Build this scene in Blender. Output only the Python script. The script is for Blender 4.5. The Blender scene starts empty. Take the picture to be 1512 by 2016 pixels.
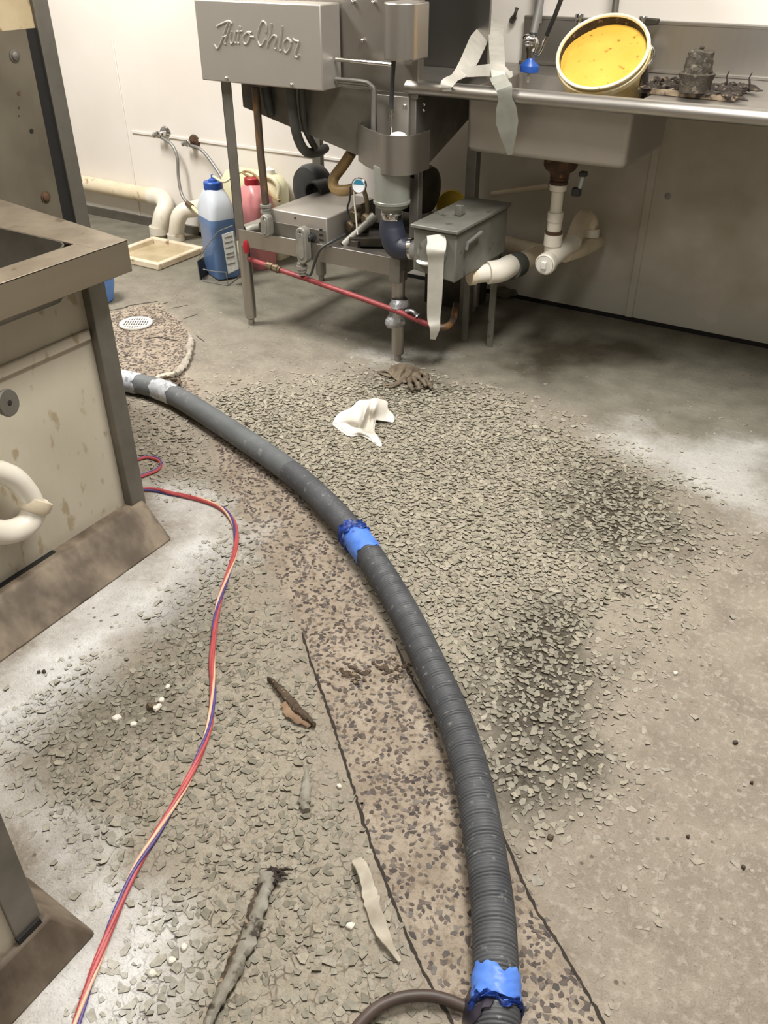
import bpy, math, random
import numpy as np
from mathutils import Matrix, Vector
random.seed(7); RNG = np.random.default_rng(11)
SC = bpy.context.scene; COL = SC.collection; PI = math.pi

# ---------------------------------------------------------------- camera
FPX, PITCH, ROLL, YAW, CAMZ = 1683.7, 0.593948, 0.0014028, 0.549129, 1.30   # f in pixels for a 1512x2016 image
def _axes():
    cy, sy = math.cos(YAW), math.sin(YAW)
    fw = np.array([-sy*math.cos(PITCH), cy*math.cos(PITCH), -math.sin(PITCH)])
    rt = np.array([cy, sy, 0.0]); dn = np.cross(fw, rt)
    c, s = math.cos(ROLL), math.sin(ROLL)
    return np.array([c*rt + s*dn, -s*rt + c*dn, fw])
AX = _axes(); CAM = np.array([0, 0, CAMZ])
cam_data = bpy.data.cameras.new('camera'); cam = bpy.data.objects.new('camera', cam_data); COL.objects.link(cam)
cam_data.sensor_fit = 'VERTICAL'; cam_data.sensor_height = 36; cam_data.sensor_width = 27
cam_data.lens = FPX/2016*36; cam_data.clip_start = 0.02
cam.matrix_world = Matrix(((AX[0][0], -AX[1][0], -AX[2][0], 0), (AX[0][1], -AX[1][1], -AX[2][1], 0),
                           (AX[0][2], -AX[1][2], -AX[2][2], CAMZ), (0, 0, 0, 1)))
SC.camera = cam
# ---------------------------------------------------------------- light and exposure
SC.view_settings.view_transform = 'Standard'; SC.view_settings.look = 'None'
SC.view_settings.gamma = 1; SC.view_settings.use_curve_mapping = False
SC.view_settings.exposure = 0.80
w = bpy.data.worlds.new('world'); SC.world = w; w.use_nodes = True
w.node_tree.nodes['Background'].inputs[0].default_value = (0.9, 0.93, 1, 1)
w.node_tree.nodes['Background'].inputs[1].default_value = 0.03
CEIL = 2.75
FIXTURES = [(-3.1, 1.7, 72), (-0.35, 1.65, 54), (-0.4, -0.7, 13)]          # x, y, watts of the ceiling troffers
LIGHT_COL = (1.0, 0.974, 0.942)

# ---------------------------------------------------------------- helpers
def ray(px, py): return AX.T @ np.array([(px-756)/FPX, (py-1008)/FPX, 1.0])
def at(px, py, X=None, Y=None, Z=None):
    """the point of the plane X=, Y= or Z= that the photograph shows at pixel px, py"""
    d = ray(px, py)
    t = (X/d[0]) if X is not None else (Y/d[1]) if Y is not None else ((Z-CAMZ)/d[2])
    return CAM + d*t
def lin(r, g, b):
    f = lambda c: (c/255/12.92) if c <= 10 else ((c/255+0.055)/1.055)**2.4
    return (f(r), f(g), f(b), 1)
def V(*a): return np.array(a, float)
def unit(v): v = np.array(v, float); return v/max(1e-9, np.linalg.norm(v))
def spl(pts, n=8):
    P = [np.array(p, float) for p in pts]; P = [2*P[0]-P[1]] + P + [2*P[-1]-P[-2]]; out = []
    for i in range(1, len(P)-2):
        a, b, c, d = P[i-1:i+3]
        for k in range(n):
            t = k/n
            out.append(0.5*((2*b)+(c-a)*t+(2*a-5*b+4*c-d)*t*t+(3*b-a-3*c+d)*t**3))
    out.append(P[-2]); return out
def resample(path, step):
    P = np.array(path); L = np.r_[0, np.cumsum(np.linalg.norm(np.diff(P, axis=0), axis=1))]
    s = np.arange(0, L[-1], step)
    return np.stack([np.interp(s, L, P[:, i]) for i in range(P.shape[1])], 1), s, L[-1]
def frames(P, up=(0, 0, 1)):
    P = np.array(P); T = np.gradient(P, axis=0); T /= np.maximum(1e-9, np.linalg.norm(T, axis=1))[:, None]
    n = np.cross(T[0], up)
    if np.linalg.norm(n) < 1e-3: n = np.cross(T[0], (1, 0, 0))
    n = unit(n); N = []
    for t in T:
        n = unit(n - t*(n@t)); N.append(n)
    N = np.array(N); return T, N, np.cross(T, N)
def rotm(rx=0, ry=0, rz=0):
    from mathutils import Euler
    return np.array(Euler((rx, ry, rz)).to_matrix())

class MB:
    def __init__(s): s.v = []; s.f = []
    def add(s, vs, fs):
        o = len(s.v); s.v += [tuple(map(float, p)) for p in vs]; s.f += [tuple(i+o for i in f) for f in fs]; return s
    def box(s, lo, hi):
        x0, y0, z0 = np.minimum(lo, hi); x1, y1, z1 = np.maximum(lo, hi)
        return s.add([(x0,y0,z0),(x1,y0,z0),(x1,y1,z0),(x0,y1,z0),(x0,y0,z1),(x1,y0,z1),(x1,y1,z1),(x0,y1,z1)],
                     [(3,2,1,0),(4,5,6,7),(0,1,5,4),(1,2,6,5),(2,3,7,6),(3,0,4,7)])
    def obox(s, c, size, R=np.eye(3)):
        h = np.array(size)/2; vs = []
        for z in (-1, 1):
            for (x, y) in ((-1,-1),(1,-1),(1,1),(-1,1)): vs.append(np.array(c)+R@(h*(x, y, z)))
        return s.add(vs, [(3,2,1,0),(4,5,6,7),(0,1,5,4),(1,2,6,5),(2,3,7,6),(3,0,4,7)])
    def hexa(s, b4, t4):
        return s.add(list(b4)+list(t4), [(3,2,1,0),(4,5,6,7),(0,1,5,4),(1,2,6,5),(2,3,7,6),(3,0,4,7)])
    def prism(s, poly, d):
        n = len(poly); P = [np.array(p, float) for p in poly]; d = np.array(d, float)
        return s.add(P+[p+d for p in P], [tuple(range(n))[::-1], tuple(range(n, 2*n))]+[(i, (i+1) % n, n+(i+1) % n, n+i) for i in range(n)])
    def tube(s, path, r, n=12, cap=True, flat=None, up=(0,0,1), twist=None):
        P = np.array(path, float); m = len(P); r = np.broadcast_to(np.array(r, float), (m,)) if np.ndim(r) < 2 else r
        T, N, B = frames(P, up); vs = []
        for i in range(m):
            ra, rb = (r[i], r[i]) if flat is None else (r[i], r[i]*flat)
            for k in range(n):
                a = 2*PI*k/n
                vs.append(P[i]+N[i]*math.cos(a)*ra+B[i]*math.sin(a)*rb)
        fs = [(i*n+k, i*n+(k+1) % n, (i+1)*n+(k+1) % n, (i+1)*n+k) for i in range(m-1) for k in range(n)]
        if cap: fs += [tuple(range(n))[::-1], tuple(range((m-1)*n, m*n))]
        return s.add(vs, fs)
    def cyl(s, a, b, r, r2=None, n=20): return s.tube([a, b], [r, r if r2 is None else r2], n)
    def lathe(s, c, axis, prof, n=28, ref=(0, 0, 1), sx=1, sy=1, cap=True):
        """prof: list of (radius, distance along axis)"""
        a = unit(axis); u = np.cross(a, ref)
        if np.linalg.norm(u) < 1e-3: u = np.cross(a, (1, 0, 0))
        u = unit(u); v = np.cross(a, u); vs = []
        for (r, h) in prof:
            for k in range(n):
                t = 2*PI*k/n; vs.append(np.array(c)+a*h+u*r*sx*math.cos(t)+v*r*sy*math.sin(t))
        m = len(prof); fs = [(i*n+k, i*n+(k+1) % n, (i+1)*n+(k+1) % n, (i+1)*n+k) for i in range(m-1) for k in range(n)]
        if cap: fs += [tuple(range(n))[::-1], tuple(range((m-1)*n, m*n))]
        else: fs += [((m-1)*n+k, (m-1)*n+(k+1) % n, (k+1) % n, k) for k in range(n)]
        return s.add(vs, fs)
    def torus(s, c, axis, R, r, n=28, m=8):
        a = unit(axis); u = np.cross(a, (0, 0, 1))
        if np.linalg.norm(u) < 1e-3: u = np.cross(a, (1, 0, 0))
        u = unit(u); v = np.cross(a, u); vs = []
        for k in range(n):
            t = 2*PI*k/n; d = u*math.cos(t)+v*math.sin(t)
            for j in range(m):
                q = 2*PI*j/m; vs.append(np.array(c)+d*(R+r*math.cos(q))+a*r*math.sin(q))
        return s.add(vs, [(k*m+j, ((k+1) % n)*m+j, ((k+1) % n)*m+(j+1) % m, k*m+(j+1) % m) for k in range(n) for j in range(m)])
    def ball(s, c, r, n=12, sc=(1,1,1), jit=0):
        vs = []; m = n//2+1
        for i in range(m+1):
            th = PI*i/m
            for k in range(n):
                ph = 2*PI*k/n; q = 1+jit*(random.random()-.5)
                vs.append(np.array(c)+r*q*np.array(sc)*np.array([math.sin(th)*math.cos(ph), math.sin(th)*math.sin(ph), math.cos(th)]))
        return s.add(vs, [(i*n+k, (i+1)*n+k, (i+1)*n+(k+1) % n, i*n+(k+1) % n) for i in range(m) for k in range(n)])
    def grid(s, G, th=0):
        """G: rows x cols x 3 sheet; th gives it thickness (downwards)"""
        G = np.array(G); a, b = G.shape[:2]; o = G.reshape(-1, 3)
        F = [(i*b+j, i*b+j+1, (i+1)*b+j+1, (i+1)*b+j) for i in range(a-1) for j in range(b-1)]
        if th:
            m = a*b; o2 = o-np.array([0, 0, th]); ed = [(0, j) for j in range(b)]+[(i, b-1) for i in range(1, a)]+[(a-1, j) for j in range(b-2, -1, -1)]+[(i, 0) for i in range(a-2, 0, -1)]
            ids = [i*b+j for i, j in ed]; F2 = [tuple(x+m for x in f[::-1]) for f in F]
            S = [(ids[k], ids[k]+m, ids[(k+1) % len(ids)]+m, ids[(k+1) % len(ids)]) for k in range(len(ids))]
            return s.add(np.vstack([o, o2]), F+F2+S)
        return s.add(o, F)
    def ribbon(s, path, wd, th, side):
        """flat strip: side = direction (or list of directions) of its width"""
        P = np.array(path, float); m = len(P); wd = np.broadcast_to(np.array(wd, float), (m,))
        S = np.array(side, float); S = np.broadcast_to(S, (m, 3)); T = np.gradient(P, axis=0); vs = []
        for i in range(m):
            t = unit(T[i]); sd = unit(S[i]-t*(S[i]@t)); nn = np.cross(t, sd)
            for (a, b) in ((-1,-1),(1,-1),(1,1),(-1,1)): vs.append(P[i]+sd*a*wd[i]/2+nn*b*th/2)
        fs = [(i*4+k, i*4+(k+1) % 4, (i+1)*4+(k+1) % 4, (i+1)*4+k) for i in range(m-1) for k in range(4)]+[(3,2,1,0), tuple(range((m-1)*4, m*4))]
        return s.add(vs, fs)
    def build(s, name, m, parent=None, label=None, cat=None, group=None, kind=None, bevel=0, smooth=True, ang=40, sub=0, base=True):
        vs = np.array(s.v)
        if parent is not None:
            q = parent; o = np.zeros(3)
            while q is not None: o = o+np.array(q.location); q = q.parent
        elif base and kind != 'structure':
            o = V((vs[:,0].min()+vs[:,0].max())/2, (vs[:,1].min()+vs[:,1].max())/2, vs[:,2].min())
        else: o = np.zeros(3)
        me = bpy.data.meshes.new(name); me.from_pydata((vs-o).tolist(), [], s.f)
        import bmesh
        bm = bmesh.new(); bm.from_mesh(me); bmesh.ops.recalc_face_normals(bm, faces=bm.faces); bm.to_mesh(me); bm.free()
        if smooth:
            me.polygons.foreach_set('use_smooth', [True]*len(me.polygons)); me.set_sharp_from_angle(angle=math.radians(ang))
        ob = bpy.data.objects.new(name, me); COL.objects.link(ob); me.materials.append(m)
        if parent is not None: ob.parent = parent
        else: ob.location = o
        if bevel:
            b = ob.modifiers.new('bevel', 'BEVEL'); b.width = bevel; b.segments = 2; b.limit_method = 'ANGLE'; b.angle_limit = math.radians(40)
        if sub:
            q = ob.modifiers.new('sub', 'SUBSURF'); q.levels = sub; q.render_levels = sub
        if label: ob['label'] = label
        if cat: ob['category'] = cat
        if group: ob['group'] = group
        if kind: ob['kind'] = kind
        return ob
def thing(name, loc, label, cat, group=None):
    o = bpy.data.objects.new(name, None); COL.objects.link(o); o.location = tuple(map(float, loc)); o.empty_display_size = .05
    o['label'] = label; o['category'] = cat
    if group: o['group'] = group
    return o

# ---------------------------------------------------------------- materials
def nd(t, ty, **k):
    n = t.nodes.new(ty)
    for a, b in k.items(): setattr(n, a, b)
    return n
def mat(name, c1, c2=None, scale=8, rough=.5, metal=0, bump=0, bscale=60, spots=None, sscale=30, sthr=.62, ssoft=.06, stretch=(1,1,1), r2=None, trans=0, spec=.5, detail=6):
    m = bpy.data.materials.new(name); m.use_nodes = True; t = m.node_tree; L = t.links.new
    b = t.nodes['Principled BSDF']; tc = nd(t, 'ShaderNodeTexCoord'); mp = nd(t, 'ShaderNodeMapping'); mp.inputs['Scale'].default_value = stretch
    L(tc.outputs['Object'], mp.inputs['Vector'])
    b.inputs['Roughness'].default_value = rough; b.inputs['Metallic'].default_value = metal
    b.inputs['Specular IOR Level'].default_value = spec
    if trans: b.inputs['Transmission Weight'].default_value = trans
    n = nd(t, 'ShaderNodeTexNoise'); n.inputs['Scale'].default_value = scale; n.inputs['Detail'].default_value = detail; L(mp.outputs[0], n.inputs['Vector'])
    mx = nd(t, 'ShaderNodeMix', data_type='RGBA'); mx.inputs[6].default_value = lin(*c1); mx.inputs[7].default_value = lin(*(c2 or c1))
    mr = nd(t, 'ShaderNodeMapRange'); mr.inputs[1].default_value = .32; mr.inputs[2].default_value = .68
    L(n.outputs['Fac'], mr.inputs[0]); L(mr.outputs[0], mx.inputs[0]); out = mx.outputs[2]
    if spots:
        n2 = nd(t, 'ShaderNodeTexNoise'); n2.inputs['Scale'].default_value = sscale; n2.inputs['Detail'].default_value = 5; L(mp.outputs[0], n2.inputs['Vector'])
        m2 = nd(t, 'ShaderNodeMapRange'); m2.inputs[1].default_value = sthr; m2.inputs[2].default_value = sthr+ssoft; L(n2.outputs['Fac'], m2.inputs[0])
        x2 = nd(t, 'ShaderNodeMix', data_type='RGBA'); x2.inputs[7].default_value = lin(*spots); L(out, x2.inputs[6]); L(m2.outputs[0], x2.inputs[0]); out = x2.outputs[2]
    L(out, b.inputs['Base Color'])
    if r2 is not None:
        m3 = nd(t, 'ShaderNodeMapRange'); m3.inputs[3].default_value = rough; m3.inputs[4].default_value = r2; L(mr.outputs[0], m3.inputs[0]); L(m3.outputs[0], b.inputs['Roughness'])
    if bump:
        n4 = nd(t, 'ShaderNodeTexNoise'); n4.inputs['Scale'].default_value = bscale; n4.inputs['Detail'].default_value = 5; L(mp.outputs[0], n4.inputs['Vector'])
        bp = nd(t, 'ShaderNodeBump'); bp.inputs['Strength'].default_value = min(1, bump); bp.inputs['Distance'].default_value = .004*max(1, bump); L(n4.outputs['Fac'], bp.inputs['Height']); L(bp.outputs[0], b.inputs['Normal'])
    return m
STEEL = mat('stainless_steel', (182,178,171), (158,153,146), 5, .34, 1, .05, 300, r2=.46, stretch=(1,1,.15))
STEEL_BOX = mat('satin_steel_sheet', (184,178,169), (170,164,155), 3, .44, .7, 0, r2=.52)
STEEL_DULL = mat('dull_steel', (142,138,130), (120,116,107), 9, .48, .85, .1, 120, r2=.62)
STEEL_DARK = mat('grimy_steel', (96,91,82), (66,62,54), 7, .5, .8, .1, 90, r2=.65)
CHROME = mat('chrome', (215,214,210), (200,198,194), 9, .14, 1)
GREY_TANK = mat('grey_painted_steel', (122,121,112), (104,103,94), 12, .5, .25, .1, 100, spots=(88,84,74), sscale=26)
CAST = mat('cast_grey_fitting', (150,148,138), (128,125,115), 30, .55, .4, .15, 150)
PVC = mat('white_pvc', (226,220,206), (212,205,188), 9, .38, spots=(176,160,132), sscale=14, sthr=.66)
PVC_OLD = mat('cream_pvc', (222,208,182), (206,190,160), 8, .45, spots=(160,140,108), sscale=18, sthr=.64)
FRP_L = mat('soiled_white_panel', (190,182,164), (176,167,148), 5, .42, 0, .12, 70, spots=(156,142,116), sscale=34, sthr=.6, ssoft=.08, stretch=(1,1,.45))
WHITE_PL = mat('white_plastic', (232,230,224), (220,216,206), 9, .4)
CREAM = mat('cream_plastic', (226,214,192), (204,188,160), 10, .45, spots=(150,128,96), sscale=20, sthr=.66)
BLUE_PL = mat('blue_plastic', (44,92,176), (36,78,158), 9, .38)
BLUE_LIQ = mat('blue_detergent_bottle', (108,138,184), (92,122,168), 4, .3)
CLEAR_PL = mat('milky_plastic', (206,212,218), (190,198,206), 5, .32)
RED_PL = mat('red_plastic', (176,36,44), (150,30,38), 9, .4)
PINK_LIQ = mat('pink_detergent_bottle', (214,142,142), (196,122,124), 4, .34)
YEL_LIQ = mat('pale_yellow_bottle', (228,224,190), (214,210,168), 5, .34)
RED_PIPE = mat('faded_red_pipe', (150,62,64), (122,52,52), 22, .5, 0, .1, 120, spots=(120,96,84), sscale=40, sthr=.64)
BRASS = mat('dull_brass', (134,120,96), (104,90,70), 20, .5, .7, .2, 120)
RUST = mat('rust', (96,70,48), (60,45,34), 26, .8, .2, .4, 120, spots=(140,96,54), sscale=40)
RUSTPIPE = mat('stained_copper_pipe', (96,80,64), (70,58,46), 12, .55, .4, .1, 90, spots=(128,92,56), sscale=10, sthr=.55, stretch=(1,1,.4))
RUBBER = mat('black_rubber', (40,40,40), (54,54,52), 20, .5)
RUB_HOSE = mat('dark_grey_rubber_hose', (74,76,70), (60,61,56), 12, .6)
RUB_BLUE = mat('blue_black_rubber', (46,50,62), (36,38,48), 12, .42)
TAN_HOSE = mat('tan_rubber_hose', (164,138,92), (140,114,72), 12, .45)
BLACK = mat('dark_void', (18,16,14), (24,22,18), 20, .8)
TAPE_W = mat('greyish_white_tape', (188,184,173), (170,166,155), 20, .5, 0, .1, 90)
TAPE_SHADE = mat('shaded_tape', (140,140,130), (122,122,112), 20, .5)  # tape darkened to paint in the shade below the rail
TAPE_S = mat('silver_tape', (190,190,192), (150,150,152), 40, .3, .7, .5, 90)
TAPE_B = mat('blue_tape', (92,140,228), (76,122,212), 25, .45, 0, .2, 120, spots=(40,76,160), sscale=22, sthr=.64)
TAPE_BD = mat('crumpled_dark_blue_tape', (30,66,150), (24,44,96), 50, .4, 0, .4, 160)
TAPE_WH = mat('pale_grey_hose_tape', (194,196,198), (170,173,178), 30, .5, 0, .2, 120, spots=(140,143,148), sscale=60, sthr=.58)
HOSE = mat('ribbed_grey_hose', (84,86,88), (66,67,70), 10, .55, 0, .1, 200, spots=(124,124,122), sscale=70, sthr=.62, ssoft=.1)
HOSE_FAR = mat('smooth_grey_hose', (108,111,112), (94,97,98), 12, .6, 0, .1, 200, spots=(134,136,134), sscale=40, sthr=.62, ssoft=.12)
CABLE = mat('brown_cable', (84,70,62), (66,54,48), 20, .5)
DIRT = mat('wet_black_debris', (58,48,38), (34,27,21), 40, .75, 0, .6, 200, spots=(112,96,74), sscale=50, sthr=.6)
DIRT2 = mat('crusted_strainer', (72,64,52), (50,44,35), 40, .7, 0, .8, 160, spots=(104,96,82), sscale=60, sthr=.58)
COVE = mat('stained_kick_base', (138,124,105), (70,58,46), 12, .7, 0, .5, 60, spots=(84,72,58), sscale=20, sthr=.5, ssoft=.22, stretch=(1,1,.5))
SLUDGE = mat('yellow_sludge', (206,156,58), (216,168,72), 9, .4, 0, .2, 40, spots=(150,104,38), sscale=46, sthr=.645, ssoft=.08)
PAIL = mat('yellowed_white_pail', (226,204,142), (206,176,104), 6, .4, spots=(236,226,196), sscale=5, sthr=.55, ssoft=.15)
PAIL_RIM = mat('cream_pail_rim', (234,226,200), (218,204,168), 10, .42, spots=(110,86,50), sscale=40, sthr=.66)
CLOTH = mat('white_paper_rag', (222,216,204), (210,203,190), 8, .8, 0, .1, 80)
GLOVE = mat('muddy_glove', (112,99,80), (84,72,57), 22, .65, 0, .3, 90)
STRIP = mat('grimy_grey_strip', (154,150,138), (120,114,100), 30, .7, 0, .4, 90, spots=(60,52,42), sscale=30, sthr=.62)
STRIP_D = mat('dark_bark_strip', (92,76,58), (58,47,36), 60, .8, 0, .6, 120, stretch=(1,1,1), spots=(140,124,100), sscale=80, sthr=.6)
STRIP_L = mat('pale_torn_strip', (192,184,168), (158,148,130), 24, .6, 0, .2, 90)
CORD_R = mat('red_cord', (186,84,84), (166,70,72), 20, .5)
CORD_P = mat('purple_cord', (86,72,136), (70,58,112), 20, .5)
CORD_C = mat('cream_cord', (232,192,160), (214,168,136), 20, .5)
ROPE = mat('grey_caulk_strip', (172,164,150), (146,138,124), 40, .8, 0, .4, 120)
YELLOW = mat('yellow_lid', (206,176,40), (186,154,34), 9, .45)
CEILM = mat('ceiling_tile', (178,176,171), (168,166,161), 30, .9, 0, .2, 90)
PAINT = mat('offwhite_paint', (150,147,141), (142,139,133), 3, .6)
PAINT_DIRTY = mat('soiled_cream_paint', (196,180,148), (176,158,124), 8, .6, 0, .1, 60, spots=(104,84,56), sscale=18, sthr=.6, ssoft=.1)
DIAL = mat('gauge_face', (226,228,230), (210,214,220), 9, .2)
DIALB = mat('gauge_colour_band', (60,130,140), (40,90,150), 12, .2)
GREYPIPE = mat('grey_conduit', (150,148,144), (134,132,128), 9, .45, .5)
JOINT = mat('joint_soil', (52,45,36), (40,34,27), 60, .9)
PLUG = mat('purple_black_plastic', (58,52,66), (40,36,46), 30, .3)
EMIT = bpy.data.materials.new('lit_diffuser'); EMIT.use_nodes = True
EMIT.node_tree.nodes['Principled BSDF'].inputs['Emission Color'].default_value = (*LIGHT_COL, 1)
EMIT.node_tree.nodes['Principled BSDF'].inputs['Emission Strength'].default_value = 3.0

# ---------------------------------------------------------------- structure: floor
YW = 3.345                                                     # inner face of the back wall
XL, XR, YB = -5.0, 1.9, -1.9
def poly(px): return np.array([at(x, y, Z=0)[:2] for x, y in px])
def sdist(P, pg):
    """signed distance of points to a polygon, positive inside"""
    d = np.full(len(P), 1e9); ins = np.zeros(len(P), bool)
    for i in range(len(pg)):
        a, b = pg[i], pg[(i+1) % len(pg)]; e = b-a; wv = P-a
        t = np.clip((wv@e)/max(1e-12, e@e), 0, 1); q = wv-t[:, None]*e
        d = np.minimum(d, np.hypot(q[:,0], q[:,1]))
        c = ((a[1] <= P[:,1]) != (b[1] <= P[:,1]))
        xi = a[0]+(P[:,1]-a[1])*(e[0])/(e[1] if abs(e[1]) > 1e-12 else 1e-12)
        ins ^= c & (P[:,0] < xi)
    return np.where(ins, d, -d)
def vnoise(P, sc, seed):
    r = np.random.default_rng(seed); G = r.random((128, 128)); q = P*sc+1000; i = np.floor(q).astype(int); f = q-i; f = f*f*(3-2*f)
    g = lambda a, b: G[(i[:,0]+a) % 128, (i[:,1]+b) % 128]
    return (g(0,0)*(1-f[:,0])+g(1,0)*f[:,0])*(1-f[:,1])+(g(0,1)*(1-f[:,0])+g(1,1)*f[:,0])*f[:,1]
def sm(d, wd): return np.clip(d/wd*.5+.5, 0, 1)
Z_TRENCH = [poly([(330,770),(395,790),(432,930),(478,1010),(520,1100),(600,1250),(640,1380),(682,1510),(760,1740),(830,1905),(900,2040),(960,2200),(1290,2200),(1190,2016),(1100,1860),(1010,1690),(930,1560),(860,1410),(775,1265),(690,1110),(590,970),(450,850),(380,760)]),
            poly([(120,640),(230,612),(262,604),(312,598),(345,622),(374,660),(382,690),(366,730),(395,760),(400,800),(330,790),(260,740),(120,730)])]
Z_CHIP_R = poly([(395,800),(470,770),(600,770),(700,735),(760,735),(900,765),(1000,790),(1090,850),(1210,900),(1330,985),(1345,1060),(1260,1160),(1200,1240),(1150,1330),(1130,1420),(1150,1500),(1060,1600),(1000,1650),(940,1560),(860,1410),(775,1265),(690,1110),(590,970),(450,850)])
Z_CHIP_L = poly([(470,1020),(520,1100),(600,1250),(640,1380),(682,1510),(760,1740),(830,1905),(900,2040),(940,2200),(150,2200),(215,2040),(330,1960),(320,1800),(210,1690),(90,1570),(30,1500),(110,1380),(260,1270),(400,1110),(440,1060)])
Z_CHIP_M = poly([(240,800),(340,790),(430,870),(470,1000),(400,960),(300,960),(230,900)])
Z_CHIP_S = poly([(1150,1330),(1300,1250),(1300,1450),(1260,1700),(1200,1900),(1230,2100),(1120,1900),(1010,1690),(1060,1600),(1150,1500)])
Z_WHITE = [poly([(285,955),(380,975),(430,1000),(462,1035),(455,1100),(400,1160),(350,1210),(250,1280),(120,1360),(0,1480),(-100,1500),(-100,1380),(0,1340),(340,1065)]),
           poly([(-60,1500),(60,1590),(170,1680),(260,1740),(330,1830),(310,1950),(240,2100),(0,2100),(190,1840)]),
           poly([(1165,845),(1240,830),(1330,870),(1420,850),(1530,870),(1530,1020),(1440,1000),(1330,940),(1230,905)]),
           poly([(700,700),(790,690),(860,700),(800,722),(720,716)])]
WH_AMT = [1.0, .95, .54, .5]
Z_WET = [poly([(1130,920),(1210,915),(1310,985),(1330,1050),(1290,1110),(1200,1130),(1130,1080),(1100,1000)]),
         poly([(960,1300),(1040,1200),(1130,1190),(1160,1260),(1130,1400),(1150,1480),(1080,1590),(1000,1640),(950,1540),(900,1400)]),
         poly([(1020,670),(1120,652),(1230,665),(1310,695),(1230,715),(1130,715),(1060,740),(1010,700)]),
         poly([(690,735),(790,715),(880,730),(920,770),(850,790),(720,790)]),
         poly([(330,1130),(440,1080),(420,1250),(400,1400),(250,1500),(60,1560),(40,1500),(120,1400),(240,1300)])]
WET_AMT = [.75, .85, .8, .55, .38]
def zones(P):
    wob = (vnoise(P, 9, 1)-.5)*.10+(vnoise(P, 28, 2)-.5)*.05+(vnoise(P, 80, 3)-.5)*.02
    tr = np.maximum.reduce([sm(sdist(P, z)+wob*.18, .012) for z in Z_TRENCH])
    ch = np.maximum.reduce([sm(sdist(P, Z_CHIP_R)+wob*1.2, .16), sm(sdist(P, Z_CHIP_L)+wob, .08)*.85, sm(sdist(P, Z_CHIP_M)+wob, .1)*.5, sm(sdist(P, Z_CHIP_S)+wob, .14)*.14])*(1-tr)
    wh = np.maximum.reduce([a*sm(sdist(P, z)+wob*1.1, .09) for a, z in zip(WH_AMT, Z_WHITE)])
    wt = np.maximum.reduce([a*sm(sdist(P, z)+wob*1.2, .10) for a, z in zip(WET_AMT, Z_WET)])
    return tr, ch, wh, wt
def floor_mesh():
    x0, x1, y0, y1 = -4.7, .8, .02, YW; s = .0135
    nx, ny = int((x1-x0)/s), int((y1-y0)/s)
    X, Y = np.meshgrid(np.linspace(x0, x1, nx+1), np.linspace(y0, y1, ny+1)); n = (nx+1)*(ny+1)
    P = np.stack([X.ravel(), Y.ravel()], 1)
    i = np.arange(ny)[:, None]*(nx+1)+np.arange(nx)[None]; i = i.ravel()
    F = np.stack([i, i+1, i+nx+2, i+nx+1], 1)
    rim = np.array([(XL,YB,0),(XR,YB,0),(XR,y0,0),(XL,y0,0),(XL,y1,0),(x0,y0,0),(x0,y1,0),(x1,y0,0),(x1,y1,0),(XR,y1,0)])
    vs = np.vstack([np.c_[P, np.zeros(n)], rim])
    fs = F.tolist()+[[n, n+1, n+2, n+3], [n+3, n+5, n+6, n+4], [n+7, n+2, n+9, n+8]]
    me = bpy.data.meshes.new('floor'); me.from_pydata(vs.tolist(), [], fs)
    tr, ch, wh, wt = zones(P)
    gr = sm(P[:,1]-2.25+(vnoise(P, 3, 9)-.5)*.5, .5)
    for nm, a in (('zone_trench', tr), ('zone_chip', ch), ('zone_white', wh), ('zone_wet', wt), ('zone_grey', gr)):
        at_ = me.attributes.new(nm, 'FLOAT', 'POINT'); at_.data.foreach_set('value', np.r_[a, np.zeros(10)].astype(np.float32))
    return me
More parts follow.
